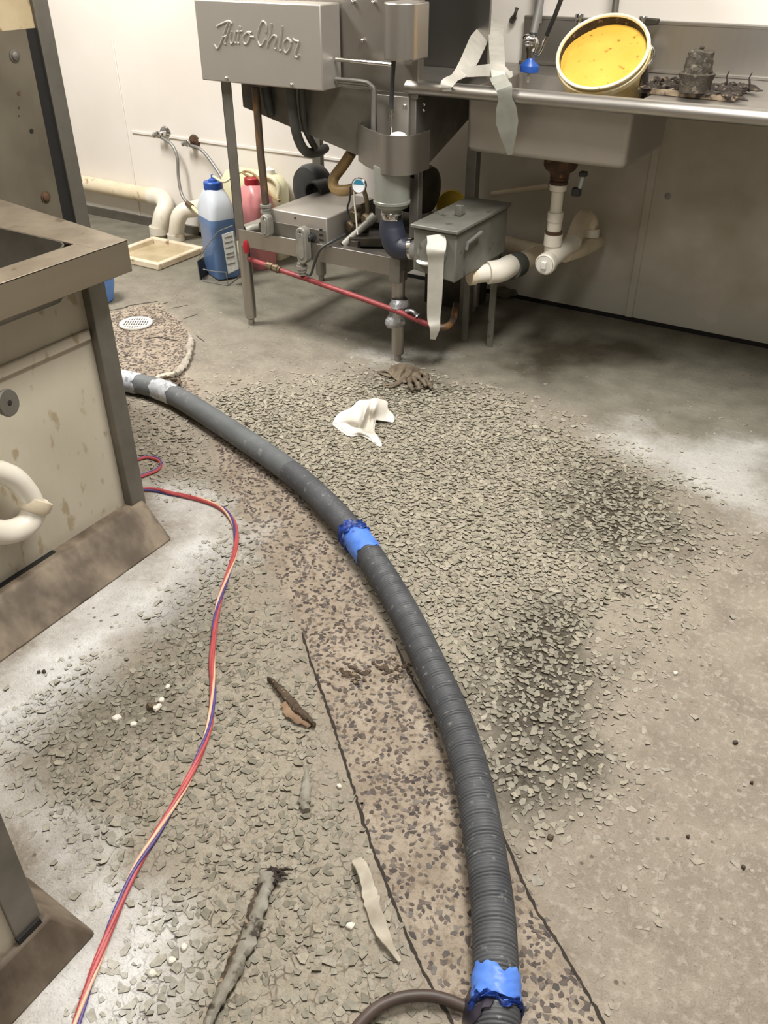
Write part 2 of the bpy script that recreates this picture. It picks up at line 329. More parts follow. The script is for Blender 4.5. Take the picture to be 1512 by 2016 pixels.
def floor_mat():
    m = bpy.data.materials.new('worn_concrete'); m.use_nodes = True; t = m.node_tree; L = t.links.new; b = t.nodes['Principled BSDF']
    tc = nd(t, 'ShaderNodeTexCoord').outputs['Object']
    def noise(sc, det=5, rough=.55):
        n = nd(t, 'ShaderNodeTexNoise'); n.inputs['Scale'].default_value = sc; n.inputs['Detail'].default_value = det; n.inputs['Roughness'].default_value = rough; L(tc, n.inputs['Vector']); return n.outputs['Fac']
    def rng(v, a, b_, c=0, d=1):
        r = nd(t, 'ShaderNodeMapRange'); L(v, r.inputs[0])
        for i, q in enumerate((a, b_, c, d)): r.inputs[i+1].default_value = q
        return r.outputs[0]
    def mix(f, a, c):
        x = nd(t, 'ShaderNodeMix', data_type='RGBA')
        if isinstance(f, float): x.inputs[0].default_value = f
        else: L(f, x.inputs[0])
        for i, q in ((6, a), (7, c)):
            if isinstance(q, tuple): x.inputs[i].default_value = q
            else: L(q, x.inputs[i])
        return x.outputs[2]
    def math_(op, a, c):
        x = nd(t, 'ShaderNodeMath', operation=op)
        for i, q in ((0, a), (1, c)):
            if isinstance(q, (int, float)): x.inputs[i].default_value = q
            else: L(q, x.inputs[i])
        return x.outputs[0]
    def attr(nm): a = nd(t, 'ShaderNodeAttribute'); a.attribute_name = nm; return a.outputs['Fac']
    big, mid, fine, grit = noise(2.2), noise(11), noise(70), noise(260, 3)
    con = mix(rng(big, .35, .65), lin(134,125,111), lin(151,141,126))
    con = mix(rng(mid, .4, .7), con, lin(124,114,101))
    con = mix(rng(fine, .5, .75), con, lin(166,156,143))
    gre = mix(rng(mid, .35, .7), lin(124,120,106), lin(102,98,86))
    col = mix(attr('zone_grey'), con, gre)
    chm = mix(rng(fine, .35, .65), lin(168,160,143), lin(146,137,119))
    col = mix(math_('MULTIPLY', attr('zone_chip'), .9), col, chm)
    trm = mix(rng(mid, .35, .65), lin(165,152,135), lin(142,129,112)); trm = mix(rng(fine, .5, .68), trm, lin(118,103,86))
    col = mix(attr('zone_trench'), col, trm)
    wv = math_('ADD', attr('zone_white'), math_('MULTIPLY', math_('SUBTRACT', mid, .5), .6)); wv = math_('ADD', wv, math_('MULTIPLY', math_('SUBTRACT', fine, .5), .22))
    whm = mix(rng(mid, .4, .6), lin(222,221,217), lin(200,198,192))
    col = mix(rng(wv, .12, .85, 0, .9), col, whm)
    wt = math_('ADD', attr('zone_wet'), math_('MULTIPLY', math_('SUBTRACT', fine, .5), .35)); wt = rng(wt, .06, .72)
    col = mix(wt, col, lin(66,60,48))
    vor = nd(t, 'ShaderNodeTexVoronoi'); vor.inputs['Scale'].default_value = 42; L(tc, vor.inputs['Vector'])
    spk = math_('MULTIPLY', rng(vor.outputs['Distance'], .12, .2, 1, 0), rng(noise(9), .56, .62))
    col = mix(math_('MULTIPLY', spk, .75), col, lin(70,60,47))
    col = mix(rng(grit, .58, .72, 0, .5), col, lin(92,80,64))
    # half buried stones: cell outlines darkened, broken up by noise
    ve = nd(t, 'ShaderNodeTexVoronoi', feature='DISTANCE_TO_EDGE'); ve.inputs['Scale'].default_value = 62
    wp = nd(t, 'ShaderNodeVectorMath', operation='MULTIPLY_ADD'); nv = nd(t, 'ShaderNodeTexNoise'); nv.inputs['Scale'].default_value = 30; L(tc, nv.inputs['Vector'])
    L(nv.outputs['Color'], wp.inputs[0]); wp.inputs[1].default_value = (.02, .02, .02); L(tc, wp.inputs[2]); L(wp.outputs[0], ve.inputs['Vector'])
    edge = math_('MULTIPLY', rng(ve.outputs['Distance'], .02, .09, 1, 0), rng(noise(34), .46, .62))
    edge = math_('MULTIPLY', edge, math_('ADD', math_('MULTIPLY', attr('zone_chip'), .75), .10))
    col = mix(edge, col, lin(84,75,60))
    L(col, b.inputs['Base Color'])
    L(rng(wt, 0, 1, .78, .42), b.inputs['Roughness']); b.inputs['Specular IOR Level'].default_value = .35
    h = math_('ADD', math_('MULTIPLY', fine, .6), math_('MULTIPLY', grit, .4)); h = math_('ADD', h, math_('MULTIPLY', mid, .6)); h = math_('SUBTRACT', h, math_('MULTIPLY', edge, .5))
    bp = nd(t, 'ShaderNodeBump'); bp.inputs['Strength'].default_value = .7; bp.inputs['Distance'].default_value = .008; L(h, bp.inputs['Height']); L(bp.outputs[0], b.inputs['Normal'])
    return m
floor = bpy.data.objects.new('floor', floor_mesh()); COL.objects.link(floor); floor.data.materials.append(floor_mat()); floor['kind'] = 'structure'
floor['label'] = 'worn grey beige concrete floor with exposed stone chips'

# saw-cut joints of the old trench and cracks round the drain
def crack(px, wd):
    P = [at(x, y, Z=.0006) for x, y in px]; P, s, Ln = resample(spl(P, 10), .008); P[:, :2] += RNG.normal(0, .0009, (len(P), 2))
    wds = wd*(.6+.8*RNG.random(len(P))); wds[0] = wds[-1] = .0006
    T = np.gradient(P, axis=0); S = np.c_[-T[:,1], T[:,0], 0*T[:,0]]
    MB().ribbon(P, wds, .0012, S).build('floor_crack', JOINT, floor, smooth=False)
crack([(594,1245),(618,1320),(640,1380),(682,1510),(720,1630),(760,1740),(830,1905),(900,2030)], .005)
crack([(779,1270),(810,1335),(860,1414)], .004)
crack([(985,1630),(1010,1690),(1050,1780),(1100,1860),(1150,1945),(1195,2025)], .0045)
crack([(210,612),(245,606),(258,601),(312,593)], .006)
crack([(320,599),(332,594)], .005); crack([(338,607),(372,600)], .004); crack([(360,628),(391,618)], .004)
crack([(285,668),(310,664),(335,669),(352,671)], .008); crack([(386,660),(404,674)], .004)
crack([(480,830),(510,862),(530,890)], .004); crack([(232,704),(262,698)], .004)

# ---------------------------------------------------------------- structure: walls and ceiling
def wall_mat():
    m = mat('white_wall_panel', (230,225,217), (221,214,204), 2.2, .42, 0, .06, 40); t = m.node_tree; L = t.links.new; b = t.nodes['Principled BSDF']
    src = b.inputs['Base Color'].links[0].from_socket
    g = nd(t, 'ShaderNodeNewGeometry'); sp = nd(t, 'ShaderNodeSeparateXYZ'); L(g.outputs['Position'], sp.inputs[0])
    n = nd(t, 'ShaderNodeTexNoise'); n.inputs['Scale'].default_value = 7; n.inputs['Detail'].default_value = 7; L(g.outputs['Position'], n.inputs['Vector'])
    # scuffed, peeling foot of the panel on the right hand half
    a = nd(t, 'ShaderNodeMath', operation='MULTIPLY_ADD'); a.inputs[1].default_value = .34; L(n.outputs['Fac'], a.inputs[0]); a.inputs[2].default_value = -.04
    s = nd(t, 'ShaderNodeMath', operation='LESS_THAN'); L(sp.outputs['Z'], s.inputs[0]); L(a.outputs[0], s.inputs[1])
    xr = nd(t, 'ShaderNodeMapRange'); xr.inputs[1].default_value = -1.9; xr.inputs[2].default_value = -1.3; xr.inputs[4].default_value = .75; L(sp.outputs['X'], xr.inputs[0])
    f = nd(t, 'ShaderNodeMath', operation='MULTIPLY'); L(s.outputs[0], f.inputs[0]); L(xr.outputs[0], f.inputs[1])
    mx = nd(t, 'ShaderNodeMix', data_type='RGBA'); mx.inputs[7].default_value = lin(186,183,170); L(src, mx.inputs[6]); L(f.outputs[0], mx.inputs[0])
    # shade under the sink counter, painted in as an olive film
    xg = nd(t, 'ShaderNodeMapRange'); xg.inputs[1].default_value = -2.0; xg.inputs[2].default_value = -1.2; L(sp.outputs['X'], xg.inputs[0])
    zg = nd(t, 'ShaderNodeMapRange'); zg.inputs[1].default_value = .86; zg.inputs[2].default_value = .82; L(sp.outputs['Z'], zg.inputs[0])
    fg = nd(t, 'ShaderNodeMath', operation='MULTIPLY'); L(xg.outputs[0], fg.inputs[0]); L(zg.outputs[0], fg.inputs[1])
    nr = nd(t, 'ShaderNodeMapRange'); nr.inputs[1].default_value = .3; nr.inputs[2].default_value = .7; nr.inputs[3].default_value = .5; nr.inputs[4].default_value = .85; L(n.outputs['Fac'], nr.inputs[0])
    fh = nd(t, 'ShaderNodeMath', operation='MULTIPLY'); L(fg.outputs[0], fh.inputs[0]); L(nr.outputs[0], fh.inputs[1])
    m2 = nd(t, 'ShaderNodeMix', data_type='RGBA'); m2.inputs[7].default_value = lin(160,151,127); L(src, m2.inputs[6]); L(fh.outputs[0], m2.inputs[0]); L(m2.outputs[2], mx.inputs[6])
    L(mx.outputs[2], b.inputs['Base Color'])
    return m
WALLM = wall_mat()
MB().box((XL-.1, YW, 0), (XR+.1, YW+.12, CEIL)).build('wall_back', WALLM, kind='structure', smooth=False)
MB().box((XL-.1, YB-.1, 0), (XL, YW, CEIL)).build('wall_left', PAINT, kind='structure', smooth=False)
MB().box((XR, YB-.1, 0), (XR+.1, YW, CEIL)).build('wall_right', PAINT, kind='structure', smooth=False)
MB().box((XL, YB-.1, 0), (XR, YB, CEIL)).build('wall_front', PAINT, kind='structure', smooth=False)
MB().box((XL-.1, YB-.1, CEIL), (XR+.1, YW+.12, CEIL+.1)).build('ceiling', CEILM, kind='structure', smooth=False)
b = MB()
b.box((at(393,461,Y=YW)[0], YW-.006, 0), (XR, YW, .016)); b.build('wall_foot_gap', BLACK, kind='structure', smooth=False)  # dark strip paints in the shaded gap under the wall panels
MB().box((XL, YW-.012, 0), (at(393,461,Y=YW)[0], YW, .045)).build('baseboard_left', STEEL_DULL, kind='structure', bevel=.002)
def trim(name, p, q, wd):
    a, c = at(*p, Y=YW), at(*q, Y=YW)
    if abs(a[0]-c[0]) > abs(a[2]-c[2]): MB().box((a[0], YW-.007, a[2]-wd/2), (c[0], YW, a[2]+wd/2)).build(name, WALLM, kind='structure', bevel=.002)
    else: MB().box((c[0]-wd/2, YW-.007, .016), (c[0]+wd/2, YW, .88)).build(name, WALLM, kind='structure', bevel=.002)
trim('trim_1', (1295,250), (1240,610), .028)
trim('trim_2', (261,259), (690,318), .013)
trim('trim_3', (262,262), (268,372), .008)

def troffer(x, y, watts):
    r = thing('ceiling_light', (x, y, CEIL), 'recessed fluorescent ceiling light', 'ceiling light')
    fr = MB()
    for lo, hi in (((-.32,-.62,-.03),(.32,-.6,0)), ((-.32,.6,-.03),(.32,.62,0)), ((-.32,-.6,-.03),(-.3,.6,0)), ((.3,-.6,-.03),(.32,.6,0))):
        fr.box(np.array(lo)+(x,y,CEIL), np.array(hi)+(x,y,CEIL))
    fr.build('frame', WHITE_PL, r)
    MB().box((x-.3, y-.6, CEIL-.012), (x+.3, y+.6, CEIL-.002)).build('diffuser', EMIT, r, smooth=False)
    ld = bpy.data.lights.new('ceiling_tubes', 'AREA'); ld.shape = 'RECTANGLE'; ld.size = .56; ld.size_y = 1.16; ld.energy = watts; ld.color = LIGHT_COL
    lo = bpy.data.objects.new('lamp', ld); COL.objects.link(lo); lo.parent = r; lo.location = (0, 0, -.02)
    return r
for i, (x, y, wt_) in enumerate(FIXTURES):
    o = troffer(x, y, wt_)
    o['label'] = ['recessed fluorescent ceiling light nearest the pale left wall', 'recessed fluorescent ceiling light above the middle of the floor', 'recessed fluorescent ceiling light nearest the right wall'][i]
    o['group'] = 'ceiling lights'

# ---------------------------------------------------------------- stone chips of the worn floor (nobody could count them)
def chips(name, s, dens, rad, hgt, tilt, c1, c2, label, seed, kmax, boxes, elong=.35, kk=5, side_shade=(88,79,63), under=.98):
    r = np.random.default_rng(seed); x0, x1, y0, y1 = boxes
    gx, gy = np.meshgrid(np.arange(x0, x1, s), np.arange(y0, y1, s)); P = np.stack([gx.ravel(), gy.ravel()], 1)
    P[:, 0] += (np.floor((P[:,1]-y0)/s+.5) % 2)*s*.5
    P += r.uniform(-.38, .38, P.shape)*s
    d = P@AX[:, :2].T + (-CAMZ)*AX[:, 2]                        # keep those inside the frame, with a margin
    u, v = FPX*d[:,0]/d[:,2]+756, FPX*d[:,1]/d[:,2]+1008
    P = P[(d[:,2] > .3) & (u > -250) & (u < 1760) & (v < 2350) & (P[:,1] < YW-.05) & ~((P[:,0] < -1.37) & (P[:,0] > -2.1) & (P[:,1] < 1.27)) & ~((P[:,0] < -.73) & (P[:,1] < .41))]
    z = zones(P); pr = dens(P, *z); keep = r.random(len(P)) < pr; P = P[keep]; z = [q[keep] for q in z]; n = len(P)
    k = kk; ang = (np.arange(k)[None]+r.uniform(-.42, .42, (n, k)))*2*PI/k+r.random((n, 1))*7
    R = rad*(.62+.6*r.random((n, 1))**1.3)*(.66+.55*r.random((n, k)))
    st = 1+elong*r.random((n, 1)); th = r.random((n, 1))*PI
    lx, ly = R*np.cos(ang)*st, R*np.sin(ang)/st**.5
    X, Y = lx*np.cos(th)-ly*np.sin(th), lx*np.sin(th)+ly*np.cos(th)
    tx, ty = r.normal(0, tilt, (n, 1)), r.normal(0, tilt, (n, 1))
    hh = hgt*(.35+.9*r.random((n, 1)))*((.3+.7*np.clip(z[1]*1.6, 0, 1))[:, None] if hgt > .002 else 1)*(1-.3*sm(sdist(P, Z_CHIP_L), .05))[:, None]
    T = np.stack([P[:,:1]+X, P[:,1:]+Y, np.maximum(.0004, hh+X*tx+Y*ty)], 2)
    B = np.stack([P[:,:1]+X*under, P[:,1:]+Y*under, np.full((n, k), -.003)], 2)
    vs = np.concatenate([T, B], 1).reshape(-1, 3); base = (np.arange(n)*2*k)[:, None]
    top = (base+np.arange(k)[None]).tolist()
    j = np.arange(k); side = np.stack([j, (j+1) % k, k+(j+1) % k, k+j], 1)[::-1]
    sd = (base[:, :, None]+side[None]).reshape(-1, 4)[:, ::-1].tolist()
    me = bpy.data.meshes.new(name); me.from_pydata(vs.tolist(), [], top+sd); me.polygons.foreach_set('material_index', [0]*len(top)+[1]*len(sd))
    q = r.random(n)[:, None]; q2 = r.random(n)[:, None]
    c = np.array(lin(*c1)[:3])*(1-q)+np.array(lin(*c2)[:3])*q; c *= .88+.24*q2
    if hgt > .002: lw = (1-np.clip(z[1]*1.6, 0, 1))[:, None]*.7; c = c*(1-lw)+np.array(lin(146,136,121)[:3])*lw
    wv = np.clip(z[2]+.5*(r.random(n)-.5), 0, 1)[:, None]*.75; c = c*(1-wv)+np.array(lin(188,185,174)[:3])*wv
    c *= (1-.28*z[3])[:, None]; c *= (1-.16*(sdist(P, Z_CHIP_L) > 0))[:, None]
    ca = me.color_attributes.new('tint', 'FLOAT_COLOR', 'POINT')
    ca.data.foreach_set('color', np.repeat(np.c_[c, np.ones(n)], 2*k, axis=0).astype(np.float32).ravel())
    m = bpy.data.materials.new(name); m.use_nodes = True; t = m.node_tree; b = t.nodes['Principled BSDF']
    a = nd(t, 'ShaderNodeAttribute'); a.attribute_name = 'tint'
    tc = nd(t, 'ShaderNodeTexCoord'); nz = nd(t, 'ShaderNodeTexNoise'); nz.inputs['Scale'].default_value = 130; nz.inputs['Detail'].default_value = 4; t.links.new(tc.outputs['Object'], nz.inputs['Vector'])
    mr = nd(t, 'ShaderNodeMapRange'); mr.inputs[1].default_value = .3; mr.inputs[2].default_value = .7; mr.inputs[3].default_value = .8; mr.inputs[4].default_value = 1.18; t.links.new(nz.outputs['Fac'], mr.inputs[0])
    vm = nd(t, 'ShaderNodeVectorMath', operation='SCALE'); t.links.new(a.outputs['Color'], vm.inputs[0]); t.links.new(mr.outputs[0], vm.inputs['Scale'])
    t.links.new(vm.outputs[0], b.inputs['Base Color']); b.inputs['Roughness'].default_value = .7
    bp = nd(t, 'ShaderNodeBump'); bp.inputs['Strength'].default_value = .4; bp.inputs['Distance'].default_value = .003; t.links.new(nz.outputs['Fac'], bp.inputs['Height']); t.links.new(bp.outputs[0], b.inputs['Normal'])
    o = bpy.data.objects.new(name, me); COL.objects.link(o); me.materials.append(m); me.materials.append(mat('chip_side_shade', side_shade, tuple(int(q*.75) for q in side_shade), 60, .9))  # dark side faces paint in the shadow crescents round the chips
    o['label'] = label; o['category'] = 'stone chips'; o['kind'] = 'stuff'
    return n
BOX = (-2.9, .75, .1, 2.75)
print('chips', chips('grey_stone_chips', .0146, lambda P, tr, ch, wh, wt: np.clip(ch*(1.05-.35*(sdist(P, Z_CHIP_L) > 0))+.006*(P[:,1] < 2.3), 0, .9)*(1-tr)*(tr < .3), .0083, .0038, .15, (124,119,102), (160,152,133), 'grey green stone chips standing out of the worn concrete', 3, 6, BOX, .45, 5),
      chips('dark_stone_chips', .0092, lambda P, tr, ch, wh, wt: np.where(tr > .6, .34+.3*vnoise(P, 14, 5), 0), .0054, .0008, .03, (52,44,40), (98,84,73), 'dark brown stone chips set flush in the trench strip', 4, 6, BOX, .6, 5, (48,40,34)),
      chips('small_stone_chips', .0086, lambda P, tr, ch, wh, wt: np.clip(ch*.42+.012, 0, .6)*(tr < .3)*(1-.6*(sdist(P, Z_CHIP_L) > 0)), .0042, .0026, .16, (118,112,96), (160,152,135), 'small stone crumbs between the larger grey green chips', 5, 6, BOX, .5, 5))

# ---------------------------------------------------------------- dishwasher
DY = 2.50                                                     # plane of its front legs
dw = thing('dishwasher', (-1.82, 2.8, 0), 'stainless steel commercial dishwasher on four legs against the white back wall', 'dishwasher')
Yb = 2.47
tl, br = at(381,0,Y=Yb), at(634,180,Y=Yb); bx0, bx1, bz0, bz1 = at(392,100,Y=Yb)[0], at(633,100,Y=Yb)[0], br[2], 1.124
box_ = MB().box((bx0, Yb, bz0), (bx1, Yb+.108, bz1)).build('control_box', STEEL_BOX, dw, bevel=.004)
LET = [  # strokes of the raised script on the lid, in crop pixels of the photograph
    [(185,222),(240,190),(345,148),(392,182)], [(345,152),(300,270),(250,420),(195,520),(150,470)], [(375,172),(340,300),(290,440),(310,455)], [(262,365),(330,345)],
    [(385,285),(362,390),(375,448),(410,430),(445,285)], [(445,285),(425,410),(440,452)], [(500,215),(475,350),(465,430),(490,450)], [(458,290),(535,284)],
    [(600,300),(550,350),(545,430),(580,460),(620,410),(635,330),(600,300),(660,300)], [(640,358),(690,366)],
    [(850,300),(850,200),(810,150),(765,230),(730,380),(760,470),(800,470),(845,390)], [(925,180),(900,350),(868,505)], [(890,430),(950,345),(990,370),(965,500),(985,525)],
    [(1070,215),(1050,380),(1030,530),(1060,545)], [(1140,380),(1095,440),(1095,540),(1130,575),(1180,500),(1175,410),(1140,380),(1200,440)],
    [(1215,385),(1240,410),(1300,425)], [(1300,425),(1270,520),(1240,610),(1275,640),(1300,600)]]
lb = MB()
for st in LET:
    P = spl([at(400+x*.1455, 20+y*.1455, Y=Yb) for x, y in st], 5); lb.tube(P, .0036, 8)
lb.build('raised_lettering', STEEL_BOX, box_, label='raised script lettering')
for p in ((446,154),(574,167)): q = at(*p, Y=Yb-.001); MB().ball(q-V(0,.001,0), .0055, 10).build('screw', CHROME, box_)
# hood and hopper
HY, HX0, HX1, HB = 2.585, -2.17, -1.46, 3.06
hd = MB()
hd.box((HX0, HY, .885), (HX1, HY+.012, 1.62)); hd.box((HX0, HY, .885), (HX0+.012, HB, 1.62)); hd.box((HX0, HB-.012, .885), (HX1+.02, HB, 1.62)); hd.box((HX0, HY, 1.61), (HX1+.02, HB, 1.622))
hd.build('hood', STEEL, dw, bevel=.002)
MB().box((HX1-.016, HY-.006, .87), (HX1+.008, HY+.03, 1.62)).build('door_guide', STEEL, dw, bevel=.002)
pb = at(912,238,X=HX1)
zl, zr = .79, .625
MB().hexa([(HX0,HY,zl),(HX1,HY,zr),(HX1,HB,pb[2]+.03),(HX0,HB,.86)], [(HX0,HY,.886),(HX1,HY,.886),(HX1,HB,.886),(HX0,HB,.886)]).build('wash_tank', STEEL_DULL, dw, bevel=.003)
MB().box((HX0+.02, HY+.02, .887), (HX1+.02, HB-.02, .905)).build('rack_track', STEEL_DULL, dw, bevel=.003)
p0, p1 = at(742,185,Y=HY-.004), at(804,250,Y=HY-.004)
MB().box((p0[0], HY-.006, p1[2]-.1), (p1[0], HY, p0[2])).build('cover_plate', STEEL_BOX, dw, bevel=.002)
for p in ((694,4),(734,5),(713,80),(797,208),(835,205),(834,217)):
    q = at(*p, Y=HY-.007) if p[0] < 820 else at(*p, X=HX1+.001); MB().ball(q, .0065, 10).build('bolt', CHROME, dw)
# pump motor cover
mx0, mx1 = at(745,60,Y=2.47)[0], at(818,60,Y=2.5)[0]; mz0, mz1 = at(780,120,Y=2.47)[2], at(780,6,Y=2.47)[2]
mc, mr_ = (mx0+mx1)/2, (mx1-mx0)/2
pl = [(mc-mr_, HY-.002, mz0)]+[(mc+mr_*math.cos(a), 2.515+min(mr_,.06)*math.sin(a)*.95, mz0) for a in np.linspace(PI, 2*PI, 17)]+[(mc+mr_, HY-.002, mz0)]
MB().prism(pl, (0, 0, mz1-mz0)).build('motor_cover', STEEL, dw, bevel=.004)
ct = [at(775,118,Y=2.52), at(772,165,Y=2.52), at(770,215,Y=2.52)]
cb = MB().tube(spl(ct, 6), .0075, 10).build('control_cable', RUBBER, dw)
fb = MB(); a = at(770,215,Y=2.52)
for i, (r, h0, h1) in enumerate(((.009,0,-.012),(.006,-.012,-.02),(.009,-.02,-.034),(.004,-.034,-.075))): fb.cyl(a+V(0,0,h0), a+V(0,0,h1), r, n=10)
fb.build('cable_fitting', CHROME, cb)
# drain valve housing: a U of sheet steel open at the top
uc = at(774,300,Y=2.50); ux, uy, ur = uc[0], 2.515, .082
ux, uy, ur = -1.475, 2.505, .068
plan = [(-1.672, HY), (-1.668, 2.563), (-1.60, 2.505)]+[(ux+ur*math.cos(a), uy+ur*math.sin(a)) for a in np.linspace(PI*1.28, PI*2, 16)]+[(ux+ur, HY)]
zt, zb_ = at(774,268,Y=2.44)[2], at(774,346,Y=2.44)[2]
ub = MB(); n = len(plan); G = []
for z in (zb_, zt): G += [(x, y, z) for x, y in plan]
cx = np.mean(np.array(plan), 0)
inn = [(x+(cx[0]-x)*.03, y+(2.6-y)*.05) for x, y in plan]
for z in (zb_, zt): G += [(x, y, z) for x, y in inn]
fs = []
for i in range(n-1): fs += [(i, i+1, n+i+1, n+i), (2*n+i+1, 2*n+i, 3*n+i, 3*n+i+1), (n+i, n+i+1, 3*n+i+1, 3*n+i), (i+1, i, 2*n+i, 2*n+i+1)]
fs += [(0, n, 3*n, 2*n), (n-1, 2*n-1, 4*n-1, 3*n-1)]
ub.add(G, fs); ub.build('valve_housing', STEEL, dw, ang=30)
bc = at(770,380,Y=2.50); bz = [at(770,y,Y=2.45)[2] for y in (346,405,424,440,452)]
br_ = .060; B0 = bz[0]+.02; zz_ = lambda y: B0-at(770, y, Y=2.45)[2]
bw = MB().lathe((bc[0], 2.505, B0), (0,0,-1), [(br_,0),(br_,zz_(402)),(br_*1.03,zz_(403)),(br_*1.03,zz_(408)),(br_*.97,zz_(410)),(br_*.9,zz_(416)),(.040,zz_(419)),(.034,zz_(424)),(.034,zz_(444))], 32).build('drain_bowl', mat('cloudy_bowl', (150,152,143), (134,136,127), 8, .35, .3), dw, ang=24)
MB().lathe((bc[0], 2.505, bz[3]+.022), (0,0,-1), [(.036,0),(.037,.002),(.037,.02),(.036,.022)], 24).build('hose_clamp', CHROME, bw)
MB().lathe((ux, 2.5, zt-.02), (0,0,1), [(.028,0),(.03,.008),(.02,.018),(.004,.022)], 16).build('float_knob', WHITE_PL, dw)
e0 = V(bc[0], 2.505, bz[3]+.01)
ep = spl([e0, e0-V(0,0,.045), at(781,482,Y=2.50), at(806,492,Y=2.505), at(822,492,Y=2.51)], 8)
MB().tube(ep, [.034+.010*math.sin(min(1, i/(len(ep)-1)*1.3)*PI) for i in range(len(ep))], 20).build('elbow_hose', RUB_BLUE, dw)
q = at(806,491,Y=2.505); MB().lathe(q, ep[-1]-ep[-6], [(.036,0),(.038,.002),(.038,.016),(.036,.018)], 20).build('hose_clamp', CHROME, dw)
# bent tubes from the control box
r3 = MB()
for k in range(3):
    dz, dy = .009*k, .007*k
    P = [at(661,155,Y=2.535)+V(0,dy,-dz*.9), at(715,160,Y=2.535)+V(0,dy,-dz*.9), at(730+k*-3,167+k,Y=2.535)+V(0,dy,-dz*.4), at(738-k*4,182,Y=2.535)+V(0,dy,0), at(737-k*4,240,Y=2.535)+V(0,dy,0), at(737-k*4,258,Y=2.535)+V(0,dy,0)]
    r3.tube(spl(P, 6), .0052, 8)
r3.build('bent_tubes', GREYPIPE, dw)
MB().tube([at(662,117,Y=2.54), at(774,128,Y=2.525)], .0062, 10).build('cross_tube', CHROME, dw)
# pipes and hoses under the control box
cp = MB().tube([at(503,172,Y=2.53), at(512,290,Y=2.53), at(523,402,Y=2.50)], .0135, 14).build('stained_pipe', RUSTPIPE, dw, label='stained brown vertical pipe')
P = [at(572,172,Y=2.54), at(577,225,Y=2.54), at(586,270,Y=2.56), at(602,298,Y=2.62), at(625,300,Y=2.74), at(640,292,Y=2.85)]
MB().tube(spl(P, 8), .017, 14).build('drain_hose', RUB_HOSE, dw)
P = [at(594,175,Y=2.56), at(597,230,Y=2.57), at(605,262,Y=2.60), at(620,290,Y=2.68)]
MB().tube(spl(P, 8), .012, 12).build('drain_hose', RUB_HOSE, dw)
P = [at(522,172,Y=2.565), at(528,205,Y=2.565), at(533,225,Y=2.58)]
MB().tube(spl(P, 6), .016, 12).build('drain_hose', RUB_HOSE, dw)
# frame
lx, rx, bz0f, bz1f = -2.166, -1.482, .322, .385
def leg(x, y, top, name='leg', up=None):
    L_ = MB().lathe((x, y, .0), (0,0,1), [(.012,0),(.013,.004),(.012,.022),(.0225,.03),(.0235,.05),(.0235,top)], 20).build(name, STEEL, dw)
    return L_
leg(lx, 2.52, .34); leg(rx, 2.52, .34)
bl = at(633,552,Z=0); BY = bl[1]; leg(bl[0], BY, .34); leg(rx+.02, BY, .34)
fr = MB()
fr.box((lx-.022, 2.50, .335), (lx+.022, 2.504, .885)); fr.box((lx-.022, 2.50, .335), (lx-.018, 2.545, .885))
fr.build('upright', STEEL_DULL, dw, bevel=.001)
MB().box((bl[0]-.022, BY, .335), (bl[0]+.022, BY+.025, .87)).build('upright', STEEL_DULL, dw, bevel=.002)
MB().box((rx-.022, 2.49, .30), (rx+.022, 2.545, .388)).build('corner_bracket', STEEL_DULL, dw, bevel=.002)
MB().box((HX1-.02, 2.585, .33), (HX1+.014, 2.615, .66)).build('upright', STEEL_DULL, dw, bevel=.002)
bm_ = MB(); bm_.box((lx, 2.492, bz0f), (rx-.02, 2.497, bz1f)); bm_.box((-1.80, 2.492, bz1f-.004), (rx, 2.53, bz1f)); bm_.box((rx-.02, 2.53, bz0f), (rx+.02, BY, bz1f)); bm_.box((lx-.02, 2.53, bz0f), (lx+.02, BY, bz1f)); bm_.box((lx, BY-.02, bz0f), (rx, BY+.02, bz1f))
bm_.build('base_beam', STEEL, dw, bevel=.002)
MB().box((-1.84, 2.55, bz1f-.02), (rx, BY, bz1f-.01)).build('drip_shelf', STEEL_DULL, dw, bevel=.002)
# booster box
Yx = 2.505; g = [at(*p, Y=Yx) for p in ((529,411),(645,430),(645,487),(536,470))]
gx0, gx1 = g[3][0], g[2][0]; gz0, gz1 = .34, (g[0][2]+g[1][2])/2
gb = MB().box((gx0, Yx, gz0), (gx1, 2.83, gz1)).build('heater_box', STEEL_BOX, dw, bevel=.004)
MB().box((gx0, Yx-.003, gz0), (gx1-.004, Yx, gz0+(gz1-gz0)*.68)).build('access_cover', STEEL_DULL, gb, bevel=.001)
q = at(615,465,Y=Yx-.004); MB().lathe(q, (0,-1,0), [(.016,0),(.016,.006),(.011,.008),(.011,.026),(.008,.03)], 16).build('knob', RUBBER, gb)
lp = at(632,463,Y=Yx-.004); lpn = MB()
for k, wd in ((0,.012),(1,.016),(2,.018)): lpn.box((lp[0]-wd/2, Yx-.0045, lp[2]+.016-.018*k), (lp[0]+wd/2, Yx-.003, lp[2]+.022-.018*k))
lpn.build('dial_marking', BLACK, gb, label='small dark dial markings')
MB().ball(at(581,429,Y=Yx), .004, 8).build('screw', BLACK, gb)
